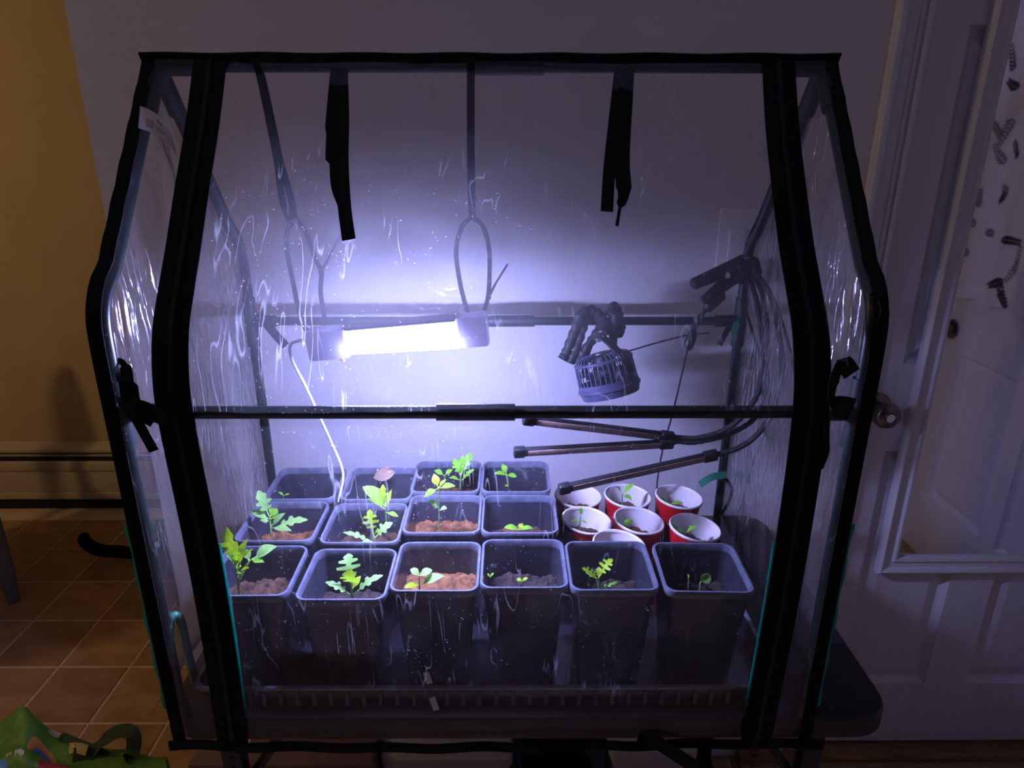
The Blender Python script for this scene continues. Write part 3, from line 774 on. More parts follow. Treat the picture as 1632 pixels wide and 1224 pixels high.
def cable_tie(label, loopa, loopb, tail, head):
    t = thing('cable_tie', label, 'cable tie', loopa[-1], 'cable ties on the lit lamp')
    bm = bmesh.new(); ribbon(bm, spline(loopa, 8), (0.85, 0.5, 0.1), 0.0066, 0.0018); link('tie_loop', bm, M['black_plastic'], t)
    bm = bmesh.new(); ribbon(bm, spline(loopb, 8), (0.85, 0.5, 0.1), 0.0066, 0.0018); link('tie_loop', bm, M['black_plastic'], t)
    bm = bmesh.new(); ribbon(bm, spline(tail, 6), (0.5, 0.6, 0.3), [0.0064]*6 + [0.0056]*6 + [0.003], 0.0016); link('tie_tail', bm, M['black_plastic'], t)
    bm = bmesh.new(); h = Vector(head); box(bm, h.x-.0035, h.x+.0035, h.y-.003, h.y+.003, h.z-.003, h.z+.003, .001); link('tie_head', bm, M['black_plastic'], t)
cable_tie('black cable tie forming a bent loop above the left end of the lamp', [(-0.3008, 1.0000, 1.4244), (-0.3138, 0.9980, 1.4141), (-0.3189, 0.9960, 1.3869), (-0.3136, 0.9920, 1.3330), (-0.3061, 0.9860, 1.2827), (-0.2951, 0.9820, 1.2617)],
          [(-0.3008, 1.0000, 1.4244), (-0.2906, 1.0020, 1.4065), (-0.2821, 1.0040, 1.3702), (-0.2748, 1.0040, 1.3500), (-0.2785, 1.0040, 1.3211), (-0.2769, 1.0040, 1.2878), (-0.2742, 1.0000, 1.2655)],
          [(-0.2766, 1.0030, 1.3474), (-0.2624, 0.9980, 1.3685), (-0.2354, 0.9900, 1.4097)], (-0.2745, 1.0030, 1.3502))
cable_tie('black cable tie forming a tall oval loop above the right end of the lamp', [(-0.0519, 1.0000, 1.4293), (-0.0664, 0.9980, 1.4155), (-0.0753, 0.9960, 1.3820), (-0.0707, 0.9920, 1.3371), (-0.0620, 0.9850, 1.3013), (-0.0539, 0.9800, 1.2808)],
          [(-0.0519, 1.0000, 1.4293), (-0.0369, 1.0020, 1.4168), (-0.0283, 1.0040, 1.3853), (-0.0279, 1.0040, 1.3440), (-0.0301, 1.0030, 1.3142), (-0.0379, 1.0000, 1.2863)],
          [(-0.0301, 1.0020, 1.3106), (-0.0187, 0.9980, 1.3340), (-0.0010, 0.9900, 1.3639)], (-0.0292, 1.0020, 1.3125))

# ================================================================== LIT GROW LAMP
LA, LB = Vector((-0.2904, 0.9750, 1.2522)), Vector((-0.0317, 0.9750, 1.2754))
la = thing('grow_lamp', 'white grow lamp with one lit blue-white tube hanging from the ridge', 'lamp', (LA + LB)/2)
ax = (LB - LA).normalized(); az = Vector((0, -0.02, 1)); az = (az - ax*az.dot(ax)).normalized(); ay = az.cross(ax).normalized()
Ln = (LB - LA).length
def lampbox(bm, u0, u1, v0, v1, w0, w1, bev=0.0):
    obox(bm, LA + ax*(u0+u1)/2 + ay*(v0+v1)/2 + az*(w0+w1)/2, ax, ay, az, abs(u1-u0), abs(v1-v0), abs(w1-w0), bev)
bm = bmesh.new(); lampbox(bm, 0.05, Ln-0.04, 0.000, 0.014, -0.0190, 0.021, 0.002); link('housing', bm, M['lamp_white'], la)
bm = bmesh.new()
prof = [(-0.0168, 0.0165), (-0.008, 0.0175), (-0.002, 0.006), (-0.0005, -0.0190)]
for k in range(len(prof)-1):
    q = [LA + ax*u + ay*p[0] + az*p[1] for u, p in ((0.052, prof[k]), (Ln-.042, prof[k]), (Ln-.042, prof[k+1]), (0.052, prof[k+1]))]
    bm.faces.new([bm.verts.new(p) for p in q])
bmesh.ops.remove_doubles(bm, verts=bm.verts[:], dist=1e-5); bmesh.ops.solidify(bm, geom=bm.faces[:], thickness=0.0008)
link('reflector', bm, M['reflector'], la)
bm = bmesh.new(); lampbox(bm, -0.004, 0.056, -0.020, 0.016, -0.026, 0.020, 0.005); link('end_cap', bm, M['lamp_white'], la)
bm = bmesh.new(); lampbox(bm, Ln-0.044, Ln+0.002, -0.020, 0.016, -0.026, 0.022, 0.005); link('end_cap', bm, M['lamp_white'], la)
bm = bmesh.new(); sweep(bm, [LA + ax*0.054 + ay*-0.010 + az*-0.0125, LA + ax*(Ln-0.042) + ay*-0.010 + az*-0.0180], 0.0088, 16); link('led_tube', bm, M['tube'], la)
bm = bmesh.new(); lampbox(bm, 0.040, 0.048, -0.012, -0.004, -0.030, -0.025, 0.001); sb = link('switch', bm, M['black_plastic'], la)
bm = bmesh.new(); lampbox(bm, 0.0425, 0.0465, -0.014, -0.010, -0.031, -0.027, 0.0005); link('indicator', bm, M['red_led'], sb)
bm = bmesh.new()
sweep(bm, spline([LA + ax*0.0 + az*0.004, (-0.3171, 0.9980, 1.2466), (-0.3308, 1.0000, 1.2392), (-0.3338, 1.0100, 1.2120), (-0.3256, 1.0300, 1.1669), (-0.3191, 1.0600, 1.1086), (-0.3087, 1.0900, 1.0379), (-0.2978, 1.1000, 0.9882), (-0.2968, 1.1000, 0.9595), (-0.3071, 1.0950, 0.9179)], 8), 0.0024, 8)
link('power_cord', bm, M['cord_white'], la)

# ================================================================== THREE-ARM CLIP LIGHT (unlit)
cl = thing('clip_light', 'unlit black three-arm clip light clamped to the right rear pole', 'lamp', (0.4061, 1.1900, 1.3085))
C0 = Vector((0.4084, 1.1850, 1.3226))
bm = bmesh.new()
j0, j1 = Vector((0.3149, 1.1500, 1.3033)), Vector((0.4072, 1.1850, 1.3335))
d = (j1 - j0).normalized(); up_ = Vector((0, 0.2, 1)); up_ = (up_ - d*up_.dot(d)).normalized(); sd = up_.cross(d)
sweep(bm, [j0 - d*.004, j0, j0 + d*.02, j1], [0.007, 0.0105, 0.011, 0.015], 12)
obox(bm, C0 + Vector((0, -0.004, -0.002)), d, sd, up_, 0.052, 0.034, 0.036, 0.008)
j2 = Vector((0.3370, 1.1650, 1.2696))
sweep(bm, [j2, lerp(j2, C0, .5), C0], [0.009, 0.012, 0.016], 12)
link('clamp', bm, M['black_plastic'], cl)
bm = bmesh.new(); lathe(bm, [(0, -.018), (.005, -.018), (.005, .018), (0, .018)], lerp(j0, C0, .55), sd, 12); link('clamp_pin', bm, M['chrome'], cl)
necks = [
    [(0.4145, 1.1700, 1.3209), (0.4347, 1.1500, 1.2836), (0.4376, 1.1200, 1.2254), (0.4290, 1.0900, 1.1570), (0.4103, 1.0800, 1.1064), (0.3760, 1.0800, 1.0672), (0.3291, 1.0800, 1.0498), (0.2933, 1.0800, 1.0499)],
    [(0.4135, 1.1750, 1.3157), (0.4289, 1.1600, 1.2705), (0.4371, 1.1300, 1.2059), (0.4407, 1.1000, 1.1422), (0.4268, 1.0900, 1.0862), (0.3842, 1.0850, 1.0557), (0.3244, 1.0800, 1.0415), (0.2917, 1.0800, 1.0428)],
    [(0.4176, 1.1650, 1.3261), (0.4436, 1.1400, 1.2858), (0.4532, 1.1000, 1.2199), (0.4523, 1.0700, 1.1638), (0.4374, 1.0500, 1.1092), (0.4124, 1.0450, 1.0685), (0.3865, 1.0450, 1.0468), (0.3580, 1.0450, 1.0364)]]
bars = [((0.2824, 1.0800, 1.0511), (0.0245, 1.0200, 1.1094)), ((0.2820, 1.0750, 1.0415), (0.0094, 1.0300, 1.0459)), ((0.3498, 1.0450, 1.0341), (0.0824, 0.9900, 0.9983))]
for nk, (b0, b1) in zip(necks, bars):
    bm = bmesh.new(); P = spline(nk + [b0], 10); sweep(bm, P, [0.0047 + 0.0004*math.sin(i*2.4) for i in range(len(P))], 8); link('gooseneck', bm, M['black_rubber'], cl)
    b0, b1 = Vector(b0), Vector(b1); t = (b1 - b0).normalized(); u = Vector((0, -0.96, -0.25)); u = (u - t*u.dot(t)).normalized(); w = t.cross(u)
    L = (b1-b0).length
    bm = bmesh.new(); obox(bm, (b0+b1)/2, t, w, u, L, 0.0150, 0.0095, 0.002); lb_ = link('light_bar', bm, M['black_plastic'], cl)
    bm = bmesh.new(); obox(bm, (b0+b1)/2 + u*0.0048, t, w, u, L - 0.045, 0.0105, 0.0012, 0.0003); link('led_strip', bm, M['bar_pink'], lb_)
    for e, ll in ((b0 + t*0.011, 0.026), (b1 - t*0.009, 0.020)):
        bm = bmesh.new(); obox(bm, e, t, w, u, ll, 0.0180, 0.0140, 0.003); link('bar_cap', bm, M['black_plastic'], lb_)
bm = bmesh.new()
a, b = Vector((0.3664, 1.1650, 1.2806)), Vector((0.3412, 1.1500, 1.2620)); d = (b-a).normalized()
sweep(bm, [a - d*.006, a, b, b + d*.006], [0.006, 0.0115, 0.010, 0.004], 12); link('controller', bm, M['black_plastic'], cl)
bm = bmesh.new(); sweep(bm, spline([(0.3393, 1.1500, 1.2598), (0.3253, 1.1400, 1.2424), (0.3160, 1.1300, 1.2207)], 5), 0.0042, 8); sweep(bm, spline([(0.3377, 1.1550, 1.2564), (0.3221, 1.1470, 1.2373), (0.3133, 1.1320, 1.2202)], 5), 0.0026, 8)
link('control_cable', bm, M['black_rubber'], cl)
bm = bmesh.new(); a, b = Vector((0.3158, 1.1300, 1.2229)), Vector((0.3079, 1.1250, 1.1999)); d = (b-a).normalized()
sweep(bm, [a - d*.004, a, b, b + d*.008], [0.006, 0.009, 0.0085, 0.003], 12); link('plug', bm, M['black_plastic'], cl)
bm = bmesh.new(); sweep(bm, spline([(0.3072, 1.1250, 1.1954), (0.3019, 1.1300, 1.1437), (0.2972, 1.1500, 1.0647), (0.2933, 1.1800, 0.9886), (0.2946, 1.2100, 0.9070), (0.2984, 1.2250, 0.8426)], 6), 0.0016, 6); link('thin_wire', bm, M['black_rubber'], cl)
bm = bmesh.new(); sweep(bm, spline([(0.4149, 1.1900, 1.3085), (0.4177, 1.1900, 1.2638), (0.4363, 1.1800, 1.2091), (0.4509, 1.1700, 1.1711), (0.4673, 1.1700, 1.1295), (0.4692, 1.1800, 1.0770), (0.4550, 1.1900, 1.0378)], 8), 0.0024, 6)
sweep(bm, spline([(0.4214, 1.1600, 1.3248), (0.4445, 1.1200, 1.2794), (0.4590, 1.0800, 1.2202), (0.4664, 1.0500, 1.1706)], 8), 0.0026, 6); link('power_cord', bm, M['black_rubber'], cl)

# ================================================================== CLIP FAN
fn = thing('clip_fan', 'small dark caged fan gripping the rear bar with bendy legs', 'fan', (0.1721, 1.1500, 1.1372))
FC = Vector((0.1743, 1.1500, 1.1395)); fa = Vector((0.24, -0.22, -0.95)).normalized()   # axis: blows down and forward
u = Vector((1, 0, 0)); u = (u - fa*u.dot(fa)).normalized(); w = fa.cross(u)
R, H = 0.050, 0.034
def ring(bm, r, h, th, n=36): 
    P = [FC + fa*h + (u*math.cos(2*PI*k/n) + w*math.sin(2*PI*k/n))*r for k in range(n+1)]
    sweep(bm, P, th, 6, cap=False)
bm = bmesh.new(); ring(bm, R, -H*.8, .0032); ring(bm, R+.002, H*.6, .005); link('cage_ring', bm, M['fan_blue'], fn)
bm = bmesh.new(); lathe(bm, [(R + .0035, H*.25), (R + .0045, H*.6), (R+.001, H*1.05), (R - .008, H*1.1), (R-.008, H*.3)], FC, fa, 40); link('cage_shell', bm, M['fan_blue'], fn)
for k in range(36):
    a = 2*PI*k/36; e = u*math.cos(a) + w*math.sin(a)
    bm = bmesh.new(); sweep(bm, spline([FC + fa*(-H*1.15) + e*R*.35, FC + fa*(-H*1.1) + e*R*.8, FC + fa*(-H*.8) + e*R, FC + fa*(H*.4) + e*(R+.002)], 3), 0.0014, 5)
    link('cage_rib', bm, M['fan_blue'], fn)
bm = bmesh.new(); lathe(bm, [(0, -H*1.25), (.018, -H*1.25), (.020, -H*1.0), (.020, H*.4), (0, H*.5)], FC, fa, 24); link('motor', bm, M['black_plastic'], fn)
for k in range(4):
    a = 2*PI*k/4; bm = bmesh.new(); e = u*math.cos(a) + w*math.sin(a); f2 = u*math.cos(a+.9) + w*math.sin(a+.9)
    vs = [FC + e*.018 - fa*.012, FC + e*.044 - fa*.012, FC + f2*.044 + fa*.010, FC + f2*.018 + fa*.006]
    bm.faces.new([bm.verts.new(p) for p in vs]); bmesh.ops.solidify(bm, geom=bm.faces[:], thickness=.0012); link('blade', bm, M['fan_blue'], fn)
ye = u*math.cos(.9) + w*math.sin(.9); yw = fa.cross(ye)
yk0, yk1, yk2 = FC - ye*(R+.007), FC - fa*(R*1.35), FC + ye*(R+.007)
bm = bmesh.new(); ribbon(bm, spline([yk0, yk0 - fa*.030 + ye*.010, yk1 - ye*.012, yk1 + ye*.012, yk2 - fa*.030 - ye*.010, yk2], 6), yw, 0.016, 0.0035); link('yoke', bm, M['black_plastic'], fn)
top = Vector((0.1756, 1.2000, 1.2101))
bm = bmesh.new(); sweep(bm, [yk1, lerp(yk1, top, .4)], 0.0075, 12); sweep(bm, [lerp(yk1, top, .35), lerp(yk1, top, .8)], 0.0095, 12); link('swivel_post', bm, M['chrome'], fn)
bm = bmesh.new(); sweep(bm, [lerp(yk1, top, .7), top + Vector((0, 0, .012))], 0.013, 12); sweep(bm, [top + Vector((.014, -.002, -.03)), top + Vector((.016, 0, .03))], .0085, 10); link('tripod_head', bm, M['black_rubber'], fn)
for leg in ([(0.1720, 1.2050, 1.2287), (0.1515, 1.2000, 1.2461), (0.1282, 1.1900, 1.2394), (0.1174, 1.1850, 1.2084), (0.1044, 1.1800, 1.1748), (0.0967, 1.1780, 1.1613)],
            [(0.1707, 1.2100, 1.2227), (0.1473, 1.2100, 1.2368), (0.1350, 1.1950, 1.2173), (0.1238, 1.1850, 1.1851), (0.1107, 1.1800, 1.1535)],
            [(0.1829, 1.2050, 1.2379), (0.1914, 1.2200, 1.2483), (0.2054, 1.2450, 1.2282), (0.2096, 1.2350, 1.2067), (0.2024, 1.2150, 1.1977)],
            [(0.1674, 1.2000, 1.2160), (0.1523, 1.1900, 1.1953), (0.1356, 1.1850, 1.1709), (0.1203, 1.1850, 1.1519)]):
    bm = bmesh.new(); P = spline(leg, 8); sweep(bm, P, [0.0085 + 0.0012*math.sin(i*1.6) for i in range(len(P))], 10); link('tripod_leg', bm, M['black_rubber'], fn)
bm = bmesh.new(); sweep(bm, spline([(0.2141, 1.1800, 1.1745), (0.2627, 1.2000, 1.1827), (0.3227, 1.2150, 1.1938), (0.3699, 1.2200, 1.1983)], 8), .0016, 6); link('power_cord', bm, M['black_rubber'], fn)

# ================================================================== TRAY AND POTS
tr = thing('seed_tray', 'long shallow black tray under the seedling pots', 'tray', (-0.03, 1.02, TT))
x0, x1, y0, y1 = -0.458, 0.398, 0.786, 1.252
bm = bmesh.new()
slab(bm, lambda i: rounded_rect(x0+i, x1-i, y0+i, y1-i, 0.02), [(0.008, TT), (0.008, TT + 0.004)]); link('tray_base', bm, M['tray'], tr)
bm = bmesh.new()
rings = [[bm.verts.new((x, y, z)) for x, y in rounded_rect(x0+i, x1-i, y0+i, y1-i, 0.02)] for i, z in
         ((0.009, TT+.003), (0.004, TT+.040), (-0.001, TT+.041), (-0.001, TT+.037), (0.002, TT+.037), (0.0065, TT+.003))]
for A, B in zip(rings, rings[1:]):
    for k in range(len(A)): bm.faces.new((A[k], A[(k+1)%len(A)], B[(k+1)%len(A)], B[k]))
link('tray_wall', bm, M['tray'], tr)
bm = bmesh.new()
rings = [[bm.verts.new((x, y, z)) for x, y in rounded_rect(x0+i, x1-i, y0+i, y1-i, 0.02)] for i, z in ((-0.0015, TT+.0385), (-0.0015, TT+.0425), (0.004, TT+.0430), (0.0045, TT+.0400))]
for A, B in zip(rings, rings[1:]):
    for k in range(len(A)): bm.faces.new((A[k], A[(k+1)%len(A)], B[(k+1)%len(A)], B[k]))
link('tray_rim_highlight', bm, M['rim'], tr)  # paler strip added to draw the highlight on the tray edge
for k in range(34):
    x = lerp(x0 + .03, x1 - .03, k/33)
    bm = bmesh.new(); box(bm, x - .0035, x + .0035, y0 + .0005, y0 + .0065, TT + .006, TT + .034, .001, 1); link('tray_rib', bm, M['tray'], tr)

RIMZ = 0.93; PB = TT + 0.006; PH = RIMZ - PB; HW = 0.0645
def rsq(h, r, n=6): return rounded_rect(-h, h, -h, h, r, n)
bm = bmesh.new()
rings = [[bm.verts.new((x, y, z)) for x, y in rsq(h, r)] for h, r, z in
         ((0.044, .010, 0.0), (0.0465, .012, .002), (0.0575, .013, PH*.80), (0.0585, .0135, PH*.815), (0.0605, .014, PH - .010), (0.0590, .0135, PH - .010), (0.056, .013, PH*.80), (0.0445, .010, .004))]
for A, B in zip(rings, rings[1:]):
    for k in range(len(A)): bm.faces.new((A[k], A[(k+1)%len(A)], B[(k+1)%len(A)], B[k]))
bm.faces.new(rings[0][::-1]); bm.faces.new(rings[-1])
for s in (-1, 1):                       # drain slots of the base read as small feet
    for q in (-1, 1): box(bm, s*.03 - .008, s*.03 + .008, q*.03 - .008, q*.03 + .008, -0.002, 0.001)
bmesh.ops.recalc_face_normals(bm, faces=bm.faces[:])
pot_me = bpy.data.meshes.new('pot_body'); bm.to_mesh(pot_me); bm.free(); pot_me.materials.append(M['pot'])
bm = bmesh.new()
rings = [[bm.verts.new((x, y, z)) for x, y in rsq(h, r)] for h, r, z in
         ((0.0605, .014, PH - .012), (0.0632, .0155, PH - .012), (0.0642, .0165, PH - .009), (HW, .017, PH - .002), (0.0635, .0165, PH), (0.0605, .0145, PH), (0.0592, .0138, PH - .003), (0.0588, .0135, PH - .012))]
for A, B in zip(rings, rings[1:]):
    for k in range(len(A)): bm.faces.new((A[k], A[(k+1)%len(A)], B[(k+1)%len(A)], B[k]))
bmesh.ops.recalc_face_normals(bm, faces=bm.faces[:])
rim_me = bpy.data.meshes.new('pot_rim'); bm.to_mesh(rim_me); bm.free(); rim_me.materials.append(M['rim'])
for me in (pot_me, rim_me):
    for p in me.polygons: p.use_smooth = True
    me.set_sharp_from_angle(angle=math.radians(40))

def soil_mesh(h, r, z, seed, material, mound=0.008):
    bm = bmesh.new(); N = 26; g = []
    for i in range(N+1):
        row = []
        for j in range(N+1):
            x, y = lerp(-h, h, i/N), lerp(-h, h, j/N)
            if r:   # disc for cups
                a, b = x/h, y/h; x, y = h*a*math.sqrt(1 - b*b/2), h*b*math.sqrt(1 - a*a/2)
            q = noise.noise(Vector((x*45 + seed*7, y*45, seed)))*mound + noise.noise(Vector((x*130, y*130, seed*3)))*mound*.7 + abs(noise.noise(Vector((x*260, y*260, seed*5))))*mound*.5
            row.append(bm.verts.new((x, y, z + q)))
        g.append(row)
    for i in range(N):
        for j in range(N): bm.faces.new((g[i][j], g[i+1][j], g[i+1][j+1], g[i][j+1]))
    return bm

LEAF_OUT = {
    'cot': [(0, .04), (.12, .5), (.3, .92), (.5, 1.0), (.7, .86), (.88, .5), (1, 0)],
    'oval': [(0, .05), (.1, .45), (.25, .85), (.4, 1.0), (.55, .92), (.72, .65), (.88, .3), (1, 0)],
    'lobed': [(0, .06), (.10, .10), (.16, .62), (.24, .80), (.29, .38), (.36, .42), (.42, .98), (.52, 1.0), (.56, .52), (.64, .55), (.72, .70), (.79, .62), (.84, .40), (.92, .30), (1, 0)],
    'fern': [(0, .06), (.08, .08), (.12, .55), (.19, .62), (.23, .14), (.31, .15), (.36, .95), (.46, 1.0), (.49, .22), (.57, .24), (.62, .80), (.71, .78), (.75, .30), (.83, .42), (.91, .30), (1, 0)],
}
def leaf_bm(a, b, nrm, width, kind, curl=0.15, fold=0.25):
    """blade from a to b; nrm roughly the upper face"""
    a, b = Vector(a), Vector(b); t = b - a; L = t.length; t.normalize()
    n = Vector(nrm); n = (n - t*n.dot(t)); n = n.normalized() if n.length > 1e-4 else t.orthogonal().normalized()
    s = t.cross(n); out = LEAF_OUT[kind]; bm = bmesh.new(); mid, lf, rt = [], [], []
    for q, wd in out:
        bend = n*(math.sin(PI*q)*curl*L)
        c = a + t*(q*L) + bend
        mid.append(bm.verts.new(c)); w_ = wd*width/2
        lf.append(bm.verts.new(c + s*w_ + n*(w_*fold))); rt.append(bm.verts.new(c - s*w_ + n*(w_*fold)))
    for k in range(len(out)-1):
        bm.faces.new((mid[k], lf[k], lf[k+1], mid[k+1])); bm.faces.new((mid[k], mid[k+1], rt[k+1], rt[k]))
    bmesh.ops.solidify(bm, geom=bm.faces[:], thickness=0.0004)
    return bm

POT_N = [0]
def make_pot(label, cx, fy, soilk, soilz, plants, rot=0.0, tilt=0.0, cat='seedling pot', group='square black seedling pots'):
    t = thing('seedling_pot', label, 'plant pot', (cx, fy + HW, PB), group); t.rotation_euler = (tilt, 0, rot)
    b = place('pot_body', pot_me, t, False); place('pot_rim', rim_me, b, False)
    POT_N[0] += 1
    hw = lerp(0.0445, 0.056, (soilz - PB)/(PH*.8)) + .0008
    bm = soil_mesh(hw, 0, soilz - PB, POT_N[0]*1.31, None)
    o = link('soil', bm, M['soil'][soilk]); o.parent = t
    for pl in plants: seedling(t, pl)
    return t
UPN = Vector((0, -0.32, 0.95))
def seedling(t, pl):
    base, top, leaves, r = pl['base'], pl['top'], pl['leaves'], pl.get('r', 0.0013)
    base, top = Vector(base), Vector(top)
    mid = base.lerp(top, .5) + Vector((pl.get('bow', 0.0), 0, 0))
    bm = bmesh.new(); sweep(bm, spline([base - Vector((0, 0, .004)), mid, top], 5), r, 6)
    s = link('stem', bm, M['stem'], t)
    for lf in leaves:
        at_, tip, wd, kind, mk = lf[:5]
        at_ = base.lerp(top, at_) if isinstance(at_, (int, float)) else Vector(at_)
        tip = Vector(tip); L = (tip - at_).length
        nr = Vector(lf[5]) if len(lf) > 5 else UPN + Vector((random.uniform(-.25, .25), 0, random.uniform(-.1, .2)))
        st_ = 0.18 if kind not in ('cot',) else 0.1
        p0 = at_.lerp(tip, st_)
        bm = leaf_bm(p0, tip, nr, wd, kind, random.uniform(.05, .14))
        sweep(bm, [at_, at_.lerp(p0, .6), p0.lerp(tip, .05)], r*.6, 5)
        link('leaf', bm, M[mk], s)

LE, YO, PA = 'leaf', 'leaf_young', 'leaf_pale'
SZ = 0.872
G1, G2, G3 = 'square black pots in the front row', 'square black pots in the middle row', 'square black pots in the rear row'
# front row
make_pot('black square pot at the left end of the front row, tall leafy tomato seedling', -0.377, 0.806, 0, SZ, [
    dict(base=(-0.3993, 0.8550, 0.8950), top=(-0.4020, 0.8650, 0.9503), r=.0024, leaves=[
        (.9, (-0.4095, 0.8700, 1.0034), .026, 'lobed', YO), (.8, (-0.3855, 0.8800, 0.9770), .014, 'oval', YO), (.7, (-0.3707, 0.8600, 0.9727), .012, 'lobed', YO),
        (.35, (-0.3789, 0.8700, 0.9501), .006, 'oval', LE), ((-0.3812, 0.8700, 0.9468), (-0.3454, 0.8850, 0.9607), .022, 'oval', PA), ((-0.3812, 0.8700, 0.9468), (-0.3581, 0.8600, 0.9492), .011, 'oval', LE),
        ((-0.3844, 0.8700, 0.9436), (-0.3920, 0.8850, 0.9554), .011, 'oval', PA), (.6, (-0.3747, 0.8450, 0.9499), .010, 'oval', YO), (.75, (-0.4066, 0.8500, 0.9689), .014, 'lobed', LE), (.85, (-0.3935, 0.8600, 0.9865), .012, 'lobed', YO)])], 0.01, group=G1)
make_pot('black square pot second from left in the front row, upright ferny seedling', -0.2365, 0.797, 2, SZ - .012, [
    dict(base=(-0.2317, 0.8520, 0.8875), top=(-0.2327, 0.8550, 0.9185), r=.0017, leaves=[
        (.9, (-0.2406, 0.8850, 0.9482), .036, 'fern', PA, (0, -.8, .6)), (.8, (-0.2304, 0.8500, 0.9458), .028, 'lobed', YO, (0, -.8, .6)), (.3, (-0.2721, 0.8600, 0.9151), .015, 'lobed', PA), (.35, (-0.1871, 0.8700, 0.9197), .016, 'lobed', PA), (.6, (-0.2209, 0.8700, 0.9187), .012, 'oval', YO)])], group=G1)
make_pot('black square pot third from left in the front row, heart leaf above orange soil', -0.107, 0.816, 1, SZ + .006, [
    dict(base=(-0.1334, 0.8620, 0.9041), top=(-0.1334, 0.8680, 0.9197), leaves=[
        (1.0, (-0.1471, 0.8750, 0.9270), .012, 'cot', PA), (1.0, (-0.1143, 0.8750, 0.9247), .013, 'cot', PA), (.2, (-0.1537, 0.8500, 0.9118), .010, 'cot', YO), (.2, (-0.0953, 0.8700, 0.9181), .016, 'oval', PA)])], group=G1)
make_pot('black square pot fourth from left in the front row, two tiny sprouts', 0.0225, 0.823, 2, SZ - .004, [
    dict(base=(-0.0278, 0.8700, 0.9022), top=(-0.0278, 0.8720, 0.9142), r=.0008, leaves=[(1.0, (-0.0325, 0.8750, 0.9188), .004, 'cot', LE), (1.0, (-0.0221, 0.8750, 0.9198), .004, 'cot', LE)]),
    dict(base=(0.0203, 0.8700, 0.9020), top=(0.0203, 0.8720, 0.9073), r=.0008, leaves=[(1.0, (0.0119, 0.8750, 0.9085), .006, 'cot', YO), (1.0, (0.0289, 0.8750, 0.9107), .006, 'cot', YO)])], group=G1)
make_pot('black square pot fifth from left in the front row, forked bright seedling', 0.1525, 0.817, 2, SZ - .012, [
    dict(base=(0.1365, 0.8650, 0.8872), top=(0.1348, 0.8680, 0.9162), r=.0015, leaves=[
        (.9, (0.1091, 0.8700, 0.9315), .017, 'fern', YO), (1.0, (0.1569, 0.8850, 0.9376), .022, 'fern', YO), (.7, (0.1159, 0.8550, 0.9310), .012, 'lobed', YO), (.3, (0.1637, 0.8650, 0.9105), .009, 'lobed', LE), (.9, (0.1358, 0.8800, 0.9267), .012, 'lobed', YO)])], group=G1)
make_pot('black square pot at the right end of the front row, single small leaf', 0.289, 0.812, 2, SZ - .010, [
    dict(base=(0.2894, 0.8700, 0.8861), top=(0.2893, 0.8720, 0.9038), leaves=[(1.0, (0.3030, 0.8750, 0.9172), .016, 'cot', PA, (0, -1, .5))]),
    dict(base=(0.2718, 0.8700, 0.8918), top=(0.2707, 0.8720, 0.9105), r=.0008, leaves=[(1.0, (0.2680, 0.8720, 0.9194), .004, 'cot', YO)])], -0.03, group=G1)
# middle row
make_pot('black square pot behind the left end pot, wide bushy seedling on brown soil', -0.3785, 0.946, 1, SZ, [
    dict(base=(-0.3981, 1.0000, 0.9097), top=(-0.4010, 1.0100, 0.9398), r=.0017, leaves=[
        (.9, (-0.4181, 1.0200, 0.9818), .026, 'lobed', PA), (.8, (-0.4324, 1.0100, 0.9483), .018, 'oval', PA), (.9, (-0.3916, 1.0250, 0.9443), .018, 'oval', LE), (.7, (-0.4138, 1.0000, 0.9362), .016, 'oval', PA),
        (.8, (-0.3892, 1.0000, 0.9409), .014, 'oval', YO), (.4, (-0.3732, 1.0100, 0.9445), .014, 'oval', PA), (.3, (-0.3401, 1.0200, 0.9252), .022, 'lobed', PA), (.35, (-0.3610, 0.9950, 0.9187), .014, 'oval', PA)])], group=G2)
make_pot('black square pot second from left in the middle row, two seedlings, one tall', -0.2395, 0.940, 0, SZ, [
    dict(base=(-0.2270, 0.9950, 0.8927), top=(-0.2270, 0.9970, 0.9133), r=.0016, leaves=[
        (.9, (-0.2321, 1.0100, 0.9511), .028, 'fern', YO, (0, -.8, .6)), (.2, (-0.2766, 0.9950, 0.9160), .014, 'lobed', PA), (.2, (-0.2442, 0.9850, 0.9028), .012, 'oval', PA), (.5, (-0.1948, 1.0100, 0.9258), .022, 'lobed', PA), (.4, (-0.2114, 0.9800, 0.9297), .014, 'lobed', YO)]),
    dict(base=(-0.2107, 1.0300, 0.8927), top=(-0.2096, 1.0300, 0.9444), r=.0014, leaves=[
        (1.0, (-0.2487, 1.0400, 0.9775), .026, 'cot', LE), (1.0, (-0.2142, 1.0450, 0.9795), .017, 'lobed', YO), (.95, (-0.1989, 1.0400, 0.9725), .010, 'oval', YO), (.9, (-0.2371, 1.0200, 0.9657), .010, 'oval', YO), (.8, (-0.1883, 1.0300, 0.9248), .010, 'oval', LE)])], group=G2)
make_pot('black square pot third from left in the middle row, thin tall seedling', -0.111, 0.969, 1, SZ + .008, [
    dict(base=(-0.1188, 1.0250, 0.9041), top=(-0.1186, 1.0300, 0.9800), r=.0012, leaves=[
        (1.0, (-0.1268, 1.0450, 0.9994), .014, 'oval', YO), (1.0, (-0.1413, 1.0200, 0.9677), .014, 'oval', LE), (1.0, (-0.0889, 1.0300, 0.9834), .013, 'oval', LE), (1.0, (-0.1053, 1.0400, 0.9913), .006, 'oval', YO),
        (.5, (-0.1365, 1.0300, 0.9573), .011, 'cot', PA), (.45, (-0.1041, 1.0200, 0.9460), .012, 'cot', PA)])], group=G2)
